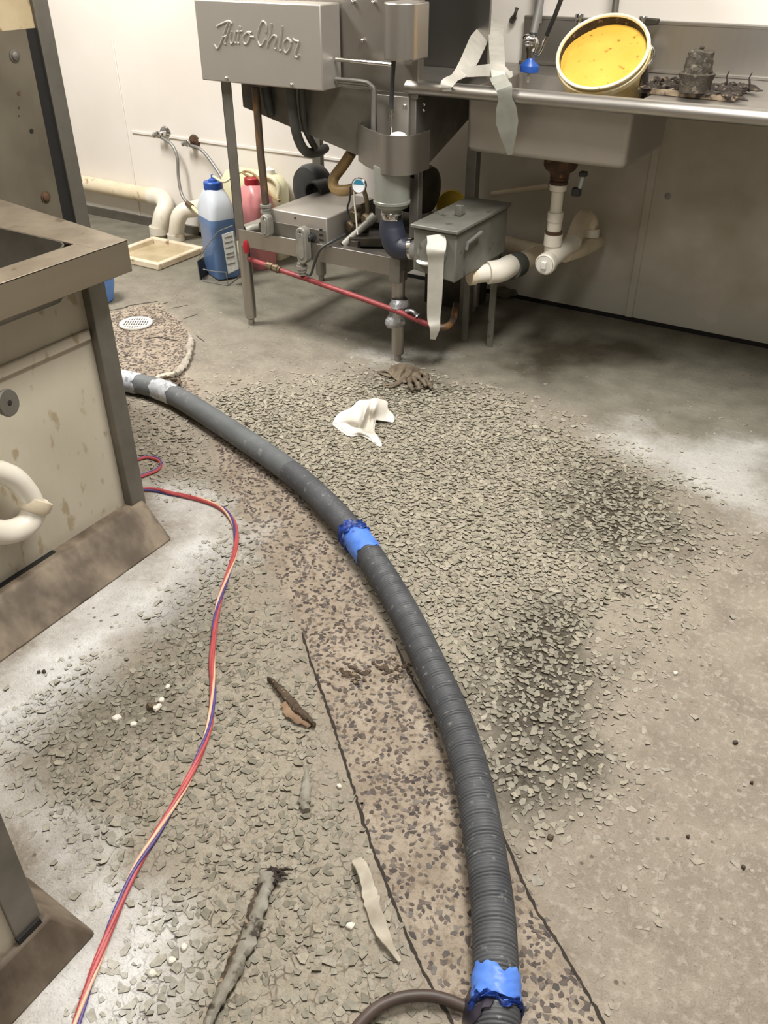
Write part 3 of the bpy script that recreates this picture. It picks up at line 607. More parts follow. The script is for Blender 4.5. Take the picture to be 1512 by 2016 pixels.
# conduit bodies
def conduit(p, q, Y, wd, name='conduit_body'):
    a, c = at(*p, Y=Y), at(*q, Y=Y); x = (a[0]+c[0])/2; r = wd/2; z0, z1 = c[2], a[2]
    pl = [(x+r*math.cos(t), Y, z1-r+r*math.sin(t)) for t in np.linspace(0, PI, 11)]+[(x+r*math.cos(t), Y, z0+r+r*math.sin(t)) for t in np.linspace(PI, 2*PI, 11)]
    o = MB().prism(pl, (0, .035, 0)).build(name, CAST, dw, bevel=.004)
    pl2 = [(x+(X_-x)*.62, Y-.003, (z0+z1)/2+(Z_-(z0+z1)/2)*.72) for X_, _, Z_ in pl]
    MB().prism(pl2, (0, .005, 0)).build('cover_plate', CAST, o, bevel=.002)
    MB().ball((x, Y-.002, z1-r*.7), .0035, 8).build('screw', BLACK, o)
    return o
c1 = conduit((510,422), (530,470), 2.465, .036); c2 = conduit((582,447), (602,522), 2.455, .042)
q = at(523,402,Y=2.50); fb = MB()
for k, r in enumerate((.021,.018,.021,.017)): fb.cyl(q-V(0,0,.011*k), q-V(0,0,.011*k+.009), r, n=12)
fb.build('pipe_fitting', CAST, c1)
q = at(594,520,Y=2.475); fb = MB()
for k, r in enumerate((.017,.02,.017,.014)): fb.cyl(q-V(0,0,.011*k-.006), q-V(0,0,.011*k+.006), r, n=12)
fb.build('pipe_fitting', CAST, c2)
MB().tube(spl([at(486,455,Y=2.5), at(497,450,Y=2.515), at(514,446,Y=2.52)], 5), .016, 12).build('side_conduit', CAST, dw)
P = [at(604,540,Y=2.46), at(612,540,Y=2.46), at(620,515,Y=2.465), at(632,490,Y=2.475), at(655,475,Y=2.50), at(680,462,Y=2.55)]
MB().tube(spl(P, 8), .005, 8).build('black_wire', RUBBER, dw)
# solenoid cluster beside the bowl
sv = MB(); q0, q1 = at(676,482,Y=2.53), at(725,438,Y=2.60); sv.tube([q0, q1], .013, 12); sv.tube([q1, at(738,425,Y=2.62)], .017, 12)
so = sv.build('valve_arm', CAST, dw)
sv = MB()
for p, r in (((700,425),.024),((692,445),.020),((712,450),.022),((722,430),.02),((700,412),.014)): c = at(*p, Y=2.62); sv.lathe(c-V(0,.02,0), (.3,1,.1), [(r*.8,0),(r,.006),(r,.03),(r*.8,.036)], 10)
sv.build('solenoid_valve', BRASS, dw)
sv = MB(); sv.obox(at(725,470,Y=2.6), (.13,.09,.03), rotm(0,0,.5)); sv.obox(at(700,482,Y=2.54), (.03,.02,.03)); sv.build('valve_bracket', STEEL_DARK, dw, bevel=.002)
MB().tube(spl([at(697,372,Y=2.56), at(699,410,Y=2.56), at(702,440,Y=2.56), at(704,462,Y=2.55)], 5), .003, 8).build('white_wire', WHITE_PL, dw)
MB().tube(spl([at(690,368,Y=2.58), at(688,395,Y=2.58), at(684,410,Y=2.58), at(688,432,Y=2.58)], 5), .0035, 8).build('black_wire', RUBBER, dw)
q = at(707,365,Y=2.54); gdir = unit((.25,-1,.18))
ga = MB().lathe(q, gdir, [(.024,-.012),(.026,0),(.026,.006),(.023,.007),(.0225,.004)], 24).build('pressure_gauge', CHROME, dw)
MB().lathe(q+gdir*.0035, gdir, [(.0225,0),(.0225,.002)], 24).build('dial', DIAL, ga)
u_ = unit(np.cross(gdir, (0,0,1))); v_ = np.cross(u_, gdir); v_ = v_ if v_[2] > 0 else -v_
MB().prism([q+gdir*.0056+u_*.019*math.cos(a)+v_*.019*math.sin(a) for a in np.linspace(.15, PI-.15, 14)], gdir*.0008).build('dial_band', DIALB, ga, label='blue green sector of the dial')
MB().tube(spl([q-gdir*.012, q-gdir*.03, at(722,395,Y=2.6), at(724,425,Y=2.62)], 5), .008, 10).build('gauge_stem', BRASS, ga)
P = [at(692,300,Y=2.70), at(676,325,Y=2.70), at(657,352,Y=2.68), at(660,372,Y=2.66), at(680,375,Y=2.66), at(702,370,Y=2.68)]
MB().tube(spl(P, 8), .0195, 14).build('tan_hose', TAN_HOSE, dw, label='tan rubber hose')
P = [at(664,378,Y=2.7), at(690,388,Y=2.66), at(712,386,Y=2.63)]
# pump: black volute at the left, dark motor drum at the right
vc = at(614,372,Y=2.86); vo = at(627,376,Y=2.80)
pm = MB().lathe(vc, (-.25,-.9,0), [(.05,-.05),(.085,-.045),(.094,-.02),(.094,.01),(.085,.03),(.05,.04)], 30).build('pump_volute', RUBBER, dw)
MB().lathe(vo, (-.05,-1,-.05), [(.036,-.05),(.042,0),(.042,.035),(.036,.035),(.034,-.03)], 24).build('suction_port', RUBBER, pm)
mo = at(826,380,Y=2.86)
MB().lathe(V(-1.78, 2.92, mo[2]), (1,0,0), [(.05,0),(.085,.02),(.09,.05),(.09,.17),(.08,.20),(.04,.215)], 28).build('pump_motor', STEEL_DARK, dw)
MB().box((-1.95, 2.80, bz1f-.02), (-1.5, 3.02, bz1f+.01)).build('pump_tray', STEEL_DARK, dw, bevel=.002)
# red supply pipe
P = [at(486,508,Y=2.52), at(518,520,Y=2.49), at(600,548,Y=2.482), at(700,583,Y=2.482), at(786,614,Y=2.482), at(838,637,Y=2.482), at(866,646,Y=2.50)]
MB().tube(P, .0095, 12).build('supply_pipe', RED_PIPE, dw, label='faded red supply pipe')
MB().tube(spl([at(862,645,Y=2.495), at(880,643,Y=2.52), at(892,630,Y=2.60), at(898,600,Y=2.70)], 5), .012, 10).build('pipe_elbow', RUSTPIPE, dw)
fb = MB(); a, c = at(526,522,Y=2.488), at(552,532,Y=2.484); d = c-a
for s0, s1, r in ((0,.28,.0125),(.28,.42,.015),(.42,.62,.0115),(.62,.84,.0155),(.84,1,.0125)): fb.cyl(a+d*s0, a+d*s1, r, n=8)
fb.build('pipe_union', BRASS, dw)
vv = MB().lathe(at(485,508,Y=2.52), (0,0,1), [(.014,-.012),(.016,0),(.012,.01),(.01,.03)], 12).build('shutoff_valve', BRASS, dw)
MB().tube([at(486,498,Y=2.492), at(484,484,Y=2.488), at(483,474,Y=2.49)], [.011,.012,.007], 10, flat=.6).build('valve_handle', RED_PL, vv, label='red valve handle')
# silver tape round the front right leg
tb = MB(); nn = 22; G = []
lz = at(789,617,Y=2.5)[2]
for i in range(9):
    z = lz-.055+.105*i/8; row = []
    for k in range(nn+1):
        a = 2*PI*(k % nn)/nn; r = .031+.006*math.sin(i*1.3)+.004*math.sin(3*a+i)*(1+.3*math.sin(5*a)); row.append((rx+r*math.cos(a)+.003*i-.01, 2.515+r*math.sin(a)-.004, z))
    G.append(row)
tb.grid(G, 0); tb.build('tape_wrap', TAPE_S, dw, ang=25, label='silver tape wrapped round the leg')
MB().tube(spl([at(800,612,Y=2.48), at(812,612,Y=2.475), at(822,622,Y=2.478)], 5), [.008]*10+[.014], 10, flat=.7).build('tape_end', TAPE_S, dw)

# ---------------------------------------------------------------- drain tank at the right of the dishwasher
tx0, tx1, ty0, ty1, tz0, tz1 = -1.385, -1.228, 2.45, 2.84, .355, .512
tk = thing('drain_tank', ((tx0+tx1)/2, (ty0+ty1)/2, 0), 'grey steel drain tank with a lid beside the dishwasher', 'tank')
MB().hexa([(tx0,ty0,tz0+.02),(tx1,ty0,tz0),(tx1,ty1,tz0),(tx0,ty1,tz0+.02)], [(tx0,ty0,tz1),(tx1,ty0,tz1),(tx1,ty1,tz1),(tx0,ty1,tz1)]).build('body', GREY_TANK, tk, bevel=.005)
ld_ = MB().box((tx0-.008, ty0-.01, tz1+.002), (tx1+.008, ty1+.01, tz1+.014)).build('lid', GREY_TANK, tk, bevel=.003)
q = at(903,424,Z=tz1+.015); MB().hexa([q+V(-.012,-.01,0), q+V(.012,-.01,0), q+V(.012,.03,0), q+V(-.012,.03,0)], [q+V(-.01,-.008,.035), q+V(.01,-.008,.035), q+V(.01,.02,.03), q+V(-.01,.02,.03)]).build('lid_handle', GREY_TANK, ld_, bevel=.003)
MB().tube([V(tx1+.012, 2.50, .455), V(tx1+.014, 2.50, .475), V(tx1+.014, 2.60, .487)], .006, 8).build('latch_bar', GREYPIPE, tk)
for (x, y) in ((tx0+.03, ty1-.03), (tx1-.02, ty1-.03)):
    MB().box((x-.012, y-.004, 0), (x+.012, y+.004, tz0+.01)).build('leg', GREY_TANK, tk, bevel=.001)
q = at(828,493,Y=2.45); MB().tube([at(818,492,Y=2.505), at(848,494,Y=2.47)], .035, 20).build('inlet_pipe', GREYPIPE, tk)
MB().lathe((tx0+.075, ty0-.002, q[2]), (0,-1,0), [(.05,0),(.05,.008),(.04,.01)], 20).build('inlet_flange', GREY_TANK, tk)
MB().tube(spl([at(822,513,Y=2.45), at(832,518,Y=2.435), at(846,520,Y=2.43)], 5), [.006,.008,.01,.011,.012,.012,.012,.012,.012,.011,.008], 10, flat=.5).build('lever', WHITE_PL, tk)
def hang(name, pts, wd, m, label, cat, side=(1,.55,0), th=.0015, group=None, n=6, parent=None):
    P = spl(pts, n); L_ = np.interp(np.linspace(0, 1, len(P)), np.linspace(0, 1, len(wd)), wd)
    return MB().ribbon(P, L_, th, side).build(name, m, parent, label=label, cat=cat, group=group, ang=60)
YT = 2.415
hang('tape_strip', [at(858,462,Y=ty0-.012), at(860,478,Y=YT+.01), at(858,495,Y=YT-.01), at(858,520,Y=YT), at(856,580,Y=YT), at(854,625,Y=YT), at(856,645,Y=YT-.006), at(852,668,Y=YT)], [.058,.06,.062,.052,.05,.048,.042,.034,.018], TAPE_W, 'long greyish white tape strip hanging from the drain tank down towards the floor', 'tape', side=(.85,.5,0))
# white outlet pipe of the tank, running to the wall
op = thing('outlet_pipe', (-1.15, 2.9, .3), 'white plastic outlet pipe from the grey tank to the back wall', 'pipe')
a, c, d = at(930,541,Y=2.64), at(985,533,Y=2.72), at(1030,514,Y=2.95)
MB().tube([a, c], .031, 20).build('pipe', PVC, op); MB().tube([a-(c-a)*.12, a+(c-a)*.08], .035, 20).build('collar', PVC_OLD, op)
MB().tube(spl([at(960,537,Y=2.68), c, at(1003,524,Y=2.80), at(1016,519,Y=2.88)], 6), .039, 20).build('elbow', PVC, op)
MB().tube([at(1004,527,Y=2.80), at(1020,520,Y=2.88)], .044, 20).build('rubber_coupling', RUB_HOSE, op, label='brown rubber coupling')
MB().tube([at(1018,520,Y=2.87), d, V(d[0]+.06, YW-.01, d[2]-.01)], .034, 20).build('stub', PVC_OLD, op)
MB().tube(spl([at(975,470,Y=2.86), at(985,490,Y=2.84), at(972,500,Y=2.84), at(985,515,Y=2.85)], 6), .016, 10).build('black_hose', RUBBER, op)
rub = MB(); 
for k in range(7):
    q = at(985+k*9+random.uniform(-4,4), 578-k*2, Z=.02); rub.ball(q+V(0,random.uniform(-.02,.03),0), random.uniform(.025,.045), 9, (1,1,.7), .5)
rub.build('rubble', mat('grey_mortar', (112,108,94), (84,80,68), 18, .9, 0, .5, 60), label='lumps of broken grey mortar at the wall foot under the outlet pipe', cat='rubble', kind='stuff', ang=20)
wp = MB().tube([at(975,474,Y=3.29), at(1082,500,Y=3.29)], .03, 16); wp.build('wall_pipe', PVC_OLD, label='thick pale pipe running low along the back wall behind the white waste pipe', cat='pipe')
ytub = at(888,405,Y=3.12)
yt = thing('yellow_tub', (ytub[0], 3.16, 0), 'yellow round lid standing upright behind the grey drain tank', 'lid')
MB().lathe((ytub[0], 3.12, ytub[2]), unit((.3,-.9,.2)), [(.052,-.02),(.06,-.018),(.06,0),(.055,.004),(.03,.002)], 28).build('lid_disc', YELLOW, yt)
MB().box((ytub[0]-.1, 3.10, 0), (ytub[0]+.12, 3.25, ytub[2]-.062)).build('crate', STEEL_DARK, yt, bevel=.004, label='dark box under the lid')

# ---------------------------------------------------------------- sink counter along the back wall
CX0, CX1, CY, DZ = -1.494, 1.2, 2.58, .902
sk = thing('sink_counter', ((CX0+CX1)/2, 2.97, 0), 'long stainless steel sink counter with a rolled front rim along the back wall', 'sink counter')
bx_0, bx_1, by_0, by_1, bzb = -1.318, -.782, 2.655, 3.05, .716
dk = MB(); dk.box((CX0, CY+.03, DZ-.004), (CX1, by_0, DZ)); dk.box((CX0, by_1, DZ-.004), (CX1, YW-.03, DZ)); dk.box((CX0, by_0, DZ-.004), (bx_0, by_1, DZ)); dk.box((bx_1, by_0, DZ-.004), (CX1, by_1, DZ))
dk.build('deck', STEEL, sk, bevel=.001)
rp = [(.0,-.03),(-.004,-.012)]
prof = [(CY+.045, DZ-.002),(CY+.036, DZ+.012),(CY+.024, DZ+.019),(CY+.012, DZ+.021),(CY-.002, DZ+.018),(CY-.012, DZ+.009),(CY-.015, DZ-.002),(CY-.012, DZ-.012),(CY-.004, DZ-.019),(CY+.006, DZ-.021),(CY+.010, DZ-.016),(CY+.014, DZ-.004)]
MB().prism([(CX0, y, z) for y, z in prof], (CX1-CX0, 0, 0)).build('rolled_rim', STEEL, sk, ang=60)
def basin(x0, x1, y0, y1, zt, zb, th=.004, rr=.018, draft=.004, r3=None):
    def ring(z, ins, r):
        out = []
        for (cx, cy, a0) in ((x1-ins-r, y1-ins-r, 0), (x0+ins+r, y1-ins-r, PI/2), (x0+ins+r, y0+ins+r, PI), (x1-ins-r, y0+ins+r, 3*PI/2)):
            for k in range(6): a = a0+PI/2*k/5; out.append((cx+r*math.cos(a), cy+r*math.sin(a), z))
        return out
    rings = [ring(zt, 0, rr), ring(zb+.018, draft, rr), ring(zb+.005, draft+.005, rr), ring(zb, draft+.018, rr),
             ring(zb+th, draft+.02, rr), ring(zb+.006+th, draft+.008, rr), ring(zb+.018, draft+th, rr-th), ring(zt, th, rr-th)]
    n = len(rings[0]); b = MB(); vs = [p for r in rings for p in r]; m = len(rings)
    fs = [(i*n+k, i*n+(k+1) % n, (i+1)*n+(k+1) % n, (i+1)*n+k) for i in range(m-1) for k in range(n)]+[((m-1)*n+k, (m-1)*n+(k+1) % n, (k+1) % n, k) for k in range(n)]
    c0 = len(vs); vs += [((x0+x1)/2, (y0+y1)/2, zb), ((x0+x1)/2, (y0+y1)/2, zb+th)]
    fs += [(3*n+(k+1) % n, 3*n+k, c0) for k in range(n)]+[(4*n+k, 4*n+(k+1) % n, c0+1) for k in range(n)]
    return b.add(vs, fs)
basin(bx_0, bx_1, by_0, by_1, DZ-.001, bzb).build('basin', STEEL_BOX, sk, ang=50)
BSX = -1.43
bs = MB(); bs.box((BSX, YW-.028, DZ-.004), (CX1, YW-.018, 1.055)); bs.box((BSX, YW-.03, 1.045), (CX1, YW-.002, 1.057)); bs.box((BSX, YW-.05, DZ), (CX1, YW-.02, DZ+.012))
bs.build('backsplash', STEEL, sk, bevel=.003)
lgp = at(930,360,Y=2.98)
for x, y in ((lgp[0], 2.98), (.9, 2.66), (.9, 3.2)):
    MB().box((x-.02, y-.02, 0), (x+.02, y+.02, DZ-.004)).build('leg', STEEL_DULL, sk, bevel=.003)
# sink drain
dp = thing('sink_drain', (at(1102,345,Y=2.85)[0], 2.85, 0), 'white plastic waste pipe with a capped cleanout under the steel sink', 'waste pipe')
Yd = 2.85; cxd = at(1100,360,Y=Yd)[0]; zz = lambda y: at(1100, y, Y=Yd)[2]
MB().lathe((cxd, Yd, bzb+.002), (0,0,-1), [(.056,0),(.056,.05),(.05,.062),(.034,bzb-zz(345)-.008),(.03,bzb-zz(345)+.006)], 24).build('strainer_body', RUST, dp, label='rusty sink strainer')
MB().lathe((cxd, Yd, zz(346)), (0,0,-1), [(.026,0),(.031,.003),(.031,.011),(.026,.014),(.031,.017),(.031,.025),(.025,.028)], 10).build('lock_nut', RUST, dp, label='rusty lock nut')
MB().lathe((cxd, Yd, zz(362)), (0,0,-1), [(.027,0),(.029,.002),(.029,.02),(.022,.023)], 14).build('slip_nut', PVC, dp)
xb = at(1088,480,Y=Yd)[0]
xm = lambda y: cxd+(xb-cxd)*(y-362)/(480-362)
MB().tube([V(xm(370), Yd, zz(370)), V(xm(425), Yd, zz(425))], .0205, 18).build('tailpiece', PVC, dp)
MB().tube([V(xm(418), Yd, zz(418)), V(xm(436), Yd, zz(436))], .027, 18).build('coupling', PVC, dp)
MB().tube([V(xm(436), Yd, zz(436)), V(xm(457), Yd, zz(457))], .0245, 18).build('coupling', PVC, dp)
MB().tube([V(xm(455), Yd, zz(455)), V(xm(461), Yd, zz(461))], .029, 18).build('rusty_band', RUST, dp, label='brown band')
MB().tube([V(xm(462), Yd, zz(462)), V(xm(484), Yd, zz(484))], .0315, 18).build('coupling', PVC, dp)
ca, cb_ = at(1075,519,Y=2.76), at(1128,478,Y=2.99)
MB().tube([V(xm(482), Yd, zz(482)), V(xm(512), Yd+.005, zz(508))], .028, 18).build('tee_branch', PVC, dp)
MB().tube([ca, at(1098,500,Y=2.86), cb_], .03, 20).build('tee_run', PVC, dp)
ax = unit(ca-at(1098,500,Y=2.86))
cl = MB().lathe(ca-ax*.02, ax, [(.034,0),(.036,.003),(.036,.03),(.032,.034),(.030,.03)], 24).build('cleanout_ring', PVC, dp)
MB().lathe(ca+ax*.008, ax, [(.03,0),(.03,.006)], 24).build('cleanout_plug', WHITE_PL, cl); u1 = unit(np.cross(ax, (0,0,1))); v1 = np.cross(u1, ax)
MB().obox(ca+ax*.019, (.026,.012,.018), np.stack([v1, ax, u1], 1)).build('plug_grip', WHITE_PL, cl, bevel=.003)
MB().tube(spl([cb_, at(1138,448,Y=3.10), at(1150,428,Y=3.17), at(1161,436,Y=3.21), at(1163,458,Y=3.22), at(1163,470,Y=3.25)], 7), .030, 20).build('trap_bend', PVC_OLD, dp)
a = at(1162,455,Y=3.22); MB().tube([a+V(0,0,.012), a-V(0,.002,.018)], .036, 20).build('slip_nut', PVC, dp)
MB().tube(spl([at(1112,502,Y=2.93), at(1145,492,Y=3.08), at(1170,480,Y=3.24), at(1178,475,Y=YW-.004)], 6), .026, 18).build('wall_arm', PVC_OLD, dp)
q = at(1174,475,Y=YW-.006); MB().lathe(q, (0,-1,0), [(.03,0),(.028,.006),(.018,.008)], 12).build('wall_collar', RUST, dp, label='dark rusty collar at the wall')
qa, qb = at(1148,345,Y=2.86), at(1140,374,Y=2.86)
tv = MB().tube([qa, qb], .006, 8); tv.build('overflow_tube', CLEAR_PL, dp); MB().box(qb-V(.022,.012,.02), qb+V(.006,.012,.006)).build('overflow_elbow', RUBBER, dp, bevel=.003)
MB().box(qa-V(.012,.012,.004), qa+V(.012,.012,.012)).build('overflow_nut', RUBBER, dp, bevel=.003)
MB().tube([at(968,382,Y=3.3), at(1080,366,Y=3.3)], .010, 10).build('wall_tube', PVC_OLD, label='thin cream pipe crossing the wall behind the sink waste pipe', cat='pipe')
# faucet behind the bucket
fc = thing('wall_faucet', (at(1200,90,Y=3.27)[0], 3.28, .93), 'chrome wall faucet on the backsplash behind the yellow bucket', 'faucet')
for i, p in enumerate(((1138,62),(1262,68))):
    q = at(*p, Y=3.27); bdy = MB().lathe(q-V(0,0,.03), (0,0,1), [(.016,0),(.018,.004),(.014,.02),(.016,.03),(.012,.036),(.012,.048)], 16).build('valve_body', CHROME, fc)
    MB().lathe(q+V(0,0,.02), (0,0,1), [(.011,0),(.0135,.004),(.016,.03),(.014,.034)], 14).build('handle', CHROME, bdy)
    if i: MB().hexa([q+V(.008,-.012,.026), q+V(.05,-.012,.03), q+V(.05,.012,.03), q+V(.008,.012,.026)], [q+V(.008,-.012,.05), q+V(.056,-.012,.048), q+V(.056,.012,.048), q+V(.008,.012,.05)]).build('lever', STEEL_DARK, bdy, bevel=.004)
a, c = at(1138,82,Y=3.27), at(1262,88,Y=3.27); MB().tube([a-V(.02,0,.0), c+V(.02,0,0)], .013, 14).build('bridge', CHROME, fc)
MB().tube(spl([c+V(0,0,.0), c+V(.035,-.01,-.005), c+V(.05,-.012,-.03), c+V(.035,-.014,-.06)], 6), .008, 10).build('side_loop', CHROME, fc)
MB().tube([at(1204,85,Y=3.27), V(at(1204,20,Y=3.27)[0], 3.27, 1.5)], .0115, 12).build('riser', STEEL_DULL, fc)
# pre-rinse sprayer on its hanging hose
q = at(1043,100,Y=2.93)
ps = thing('rinse_sprayer', (q[0], q[1], q[2]-.06), 'chrome pre-rinse sprayer with a blue rubber rim hanging over the sink', 'sprayer')
h0 = at(1050,66,Y=2.93); MB().tube([h0, V(h0[0]+.005, 2.95, 1.12), V(h0[0]+.005, 2.97, 1.6)], [.0125,.013,.013], 14).build('hose', GREYPIPE, ps)
MB().lathe(h0+V(0,0,.004), (0,0,-1), [(.012,0),(.013,.004),(.013,.012),(.011,.014)], 14).build('hose_collar', RUBBER, ps)
MB().lathe(at(1049,72,Y=2.93), (-.06,0,-1), [(.012,0),(.020,.008),(.023,.022),(.018,.036),(.013,.05),(.011,.07)], 18).build('spray_body', CHROME, ps)
MB().tube(spl([at(1052,78,Y=2.92), at(1040,76,Y=2.915), at(1031,79,Y=2.91)], 4), [.013]*4+[.014]*3+[.013,.011], 12).build('spray_valve', CHROME, ps)
MB().lathe(at(1045,114,Y=2.93), (-.05,0,-1), [(.012,0),(.016,.008),(.03,.02),(.031,.024),(.031,.04),(.024,.042)], 24).build('spray_rim', BLUE_PL, ps, label='blue rubber spray rim')
MB().tube([at(1041,138,Y=2.93), at(1039,162,Y=2.93)], .005, 10).build('nozzle_tip', WHITE_PL, ps)
hp = [at(1053,108,Y=2.92), at(1063,104,Y=2.915), at(1070,88,Y=2.91), at(1077,68,Y=2.905)]
hn = MB().tube(spl(hp, 6), .006, 10).build('squeeze_lever', CHROME, ps)
MB().tube([at(1076,70,Y=2.905), at(1092,32,Y=2.89), at(1112,-20,Y=2.87)], [.0065,.007,.007], 10).build('lever_grip', RUBBER, hn, label='black lever grip')
# hook on the wall panel
q = at(1008,40,Y=YW-.006)
MB().tube(spl([q, at(1012,34,Y=YW-.03), at(1015,25,Y=YW-.04), at(1018,16,Y=YW-.035)], 5), [.011]*5+[.006]*10+[.007], 10).build('wall_hook', STEEL_DARK, label='small dark hook on the wall left of the rinse sprayer', cat='hook')
# torn tape strips tied between rail and wall hook
RY = CY-.019
hang('tape_strip', [at(972,44,Y=3.20), at(955,62,Y=3.1), at(940,84,Y=2.95), at(928,110,Y=2.78), at(912,137,Y=2.66), at(895,153,Y=2.60), at(880,166,Y=RY), at(880,180,Y=RY)], [.02,.05,.062,.058,.045,.025,.04,.03], TAPE_W, 'wide greyish white tape strip slanting up from the rail, leftmost of the tied strips', 'tape', side=(.75,.1,-.65), group='tape strips tied to the sink rail')
hang('tape_strip', [at(960,40,Y=3.21), at(972,46,Y=3.19), at(976,70,Y=3.05), at(978,100,Y=2.9), at(980,130,Y=2.7), at(982,155,Y=2.61), at(986,166,Y=RY)], [.03,.07,.05,.05,.045,.04,.05], TAPE_W, 'greyish white tape strip standing upright from the rail, right of the slanting one', 'tape', side=(1,.3,0), group='tape strips tied to the sink rail')
hang('tape_strip', [at(900,146,Y=2.64), at(930,141,Y=2.66), at(965,138,Y=2.66), at(985,139,Y=2.66), at(1000,147,Y=2.66), at(1009,145,Y=2.66)], [.02,.03,.034,.034,.022,.016], TAPE_W, 'short greyish white tape strip lying crosswise just above the rail', 'tape', side=(0,.25,1), group='tape strips tied to the sink rail')
hang('tape_strip', [at(978,150,Y=CY+.01), at(986,163,Y=CY-.012), at(992,172,Y=CY-.026), at(994,186,Y=CY-.026), at(996,205,Y=CY-.02), at(998,235,Y=CY-.01), at(1000,262,Y=CY), at(1004,305,Y=CY+.02)], [.045,.05,.05,.045,.04,.062,.068,.05,.014], TAPE_SHADE, 'tape strip in shaded grey hanging from the rail in front of the sink basin', 'tape', side=(1,.3,0), group='tape strips tied to the sink rail')
# yellow bucket leaning in the sink
rc = at(1186,101,Y=2.83)
tc_ = unit((-rc[0], -rc[1], 0)); lf = V(-math.cos(YAW), -math.sin(YAW), 0)
ba = unit(.62*tc_ + .20*lf + .78*V(0,0,1)); RR = .137
bkt = thing('bucket', rc-ba*.30, 'yellow stained plastic bucket full of yellow sludge leaning in the steel sink', 'bucket')
Hb = .285
pw = MB().lathe(rc, ba, [(RR*.80,-Hb),(RR*.83,-Hb+.004),(RR*.96,-.05),(RR*.98,0),(RR*.94,0),(RR*.92,-.05),(RR*.8,-Hb+.008)], 48).build('pail_wall', PAIL, bkt, ang=60)
MB().torus(rc, ba, RR*.985, .005, 48, 10).build('pail_rim', PAIL_RIM, bkt)
MB().lathe(rc-ba*.035, ba, [(RR*.985,0),(RR*1.02,.003),(RR*1.02,.018),(RR*.985,.02)], 48, cap=False).build('pail_rib', PAIL, bkt)
# sludge surface tilted in the pail: high towards the front edge
u2 = unit(tc_-ba*(tc_@ba)); w2 = np.cross(ba, u2); G = []
for i in range(15):
    r = .945*RR*i/14; row = []
    for k in range(49):
        a = 2*PI*(k % 48)/48; x, y = r*math.cos(a), r*math.sin(a)
        row.append(rc+u2*x+w2*y+ba*(-.017+.014*(x/RR)+.002*math.sin(40*x)*math.sin(37*y)+.0015*math.sin(70*x+9*y)))
    G.append(row)
MB().grid(G).build('sludge', SLUDGE, bkt, label='yellow sludge')
G = []
for i, (q, rr_) in enumerate(((-.004,.938),(-.016,.932),(-.04,.925))):
    row = []
    for k in range(41):
        a = PI*.42+PI*1.16*k/40; fz = (-.002 if i == 0 else (-.05 if i == 2 else -.022)); jj = random.uniform(-.002,.002) if i else 0
        row.append(rc+(u2*math.cos(a)+w2*math.sin(a))*RR*(rr_-.004)+ba*(fz+jj))
    G.append(row)
MB().grid(G).build('grime_band', DIRT, bkt, label='dark grime inside the rim')
a0 = .74*math.atan2((unit(-lf)@w2), (unit(-lf)@u2)); G = []
for i in range(12):
    row = []; h = -.02-.24*i/11
    for k in range(7):
        a = a0-.30+.09*k*(1-.3*math.sin(i*.9))+.05*math.sin(i*1.7); row.append(rc+(u2*math.cos(a)+w2*math.sin(a))*(RR*(.985-.15*(-h/Hb))+.0022)+ba*h)
    G.append(row)
MB().grid(G).build('drip_stain', DIRT, bkt, label='dark dripped grime down the side')
# floor strainer and dirty grate on the drainboard
gq = [at(*p, Z=DZ+.002) for p in ((1255,182),(1445,200),(1470,180),(1290,160))]
gt = thing('dirty_grate', sum(gq)/4, 'flat square grate covered in black debris on the drainboard', 'grate')
c4 = [V(q[0], q[1], DZ+.0015) for q in gq]; up = V(0,0,.014)
fr = MB()
for i in range(4):
    a, c = c4[i], c4[(i+1) % 4]; d = unit(c-a); n_ = V(-d[1], d[0], 0)*.012; fr.hexa([a-n_*.0, c, c+n_, a+n_], [a+up, c+up, c+n_+up, a+n_+up])
for k in range(1, 9):
    t_ = k/9; a = c4[0]*(1-t_)+c4[1]*t_; c = c4[3]*(1-t_)+c4[2]*t_; d = unit(c-a); n_ = V(-d[1], d[0], 0)*.006; fr.hexa([a, c, c+n_, a+n_], [a+up*.8, c+up*.8, c+n_+up*.8, a+n_+up*.8])
fr.build('grate_frame', mat('pale_dirty_grate', (150,134,110), (96,82,64), 30, .7, 0, .4, 120, spots=(50,40,31), sscale=24, sthr=.5), gt, smooth=False)
db = MB()
for k in range(95):
    s, t_ = random.random(), random.random(); p = (c4[0]*(1-s)+c4[1]*s)*(1-t_)+(c4[3]*(1-s)+c4[2]*s)*t_
    db.ball(p+V(random.uniform(-.01,.02),0,.013), random.uniform(.005,.014), 7, (random.uniform(.8,2),random.uniform(.8,1.6),.7), .7)
for k in range(22):
    s, t_ = random.uniform(.55,1.12), random.uniform(-.05,.9); p = (c4[0]*(1-s)+c4[1]*s)*(1-t_)+(c4[3]*(1-s)+c4[2]*s)*t_+V(0,0,.012); d = V(random.uniform(.03,.09), random.uniform(-.03,.03), random.uniform(-.004,.008))
    db.tube([p-d*.5, p, p+d*.5+V(0,0,random.uniform(-.005,.01))], [.003,.005,.002], 6)
for p in ((1472,172),(1428,168)):
    a = at(*p, Z=DZ+.02); db.tube(spl([a, a+V(.003,0,.012), a+V(-.001,0,.024), a+V(.004,0,.04)], 3), [.004,.0045,.004,.0035,.003,.0028,.0024,.002,.0016,.0012], 6)
db.build('black_debris', DIRT, gt, kind='stuff', ang=20, label='clumps of wet black debris')
sq = at(1367,176,Z=DZ+.022); sz = DZ+.016
st_ = thing('drain_strainer', (sq[0], sq[1], sz), 'dirty crusted cup strainer standing on the debris-covered grate', 'strainer')
MB().lathe((sq[0], sq[1], sz), (0,0,1), [(.044,0),(.046,.03),(.05,.042),(.052,.048),(.048,.05),(.03,.05)], 26).build('collar_ring', DIRT2, st_)
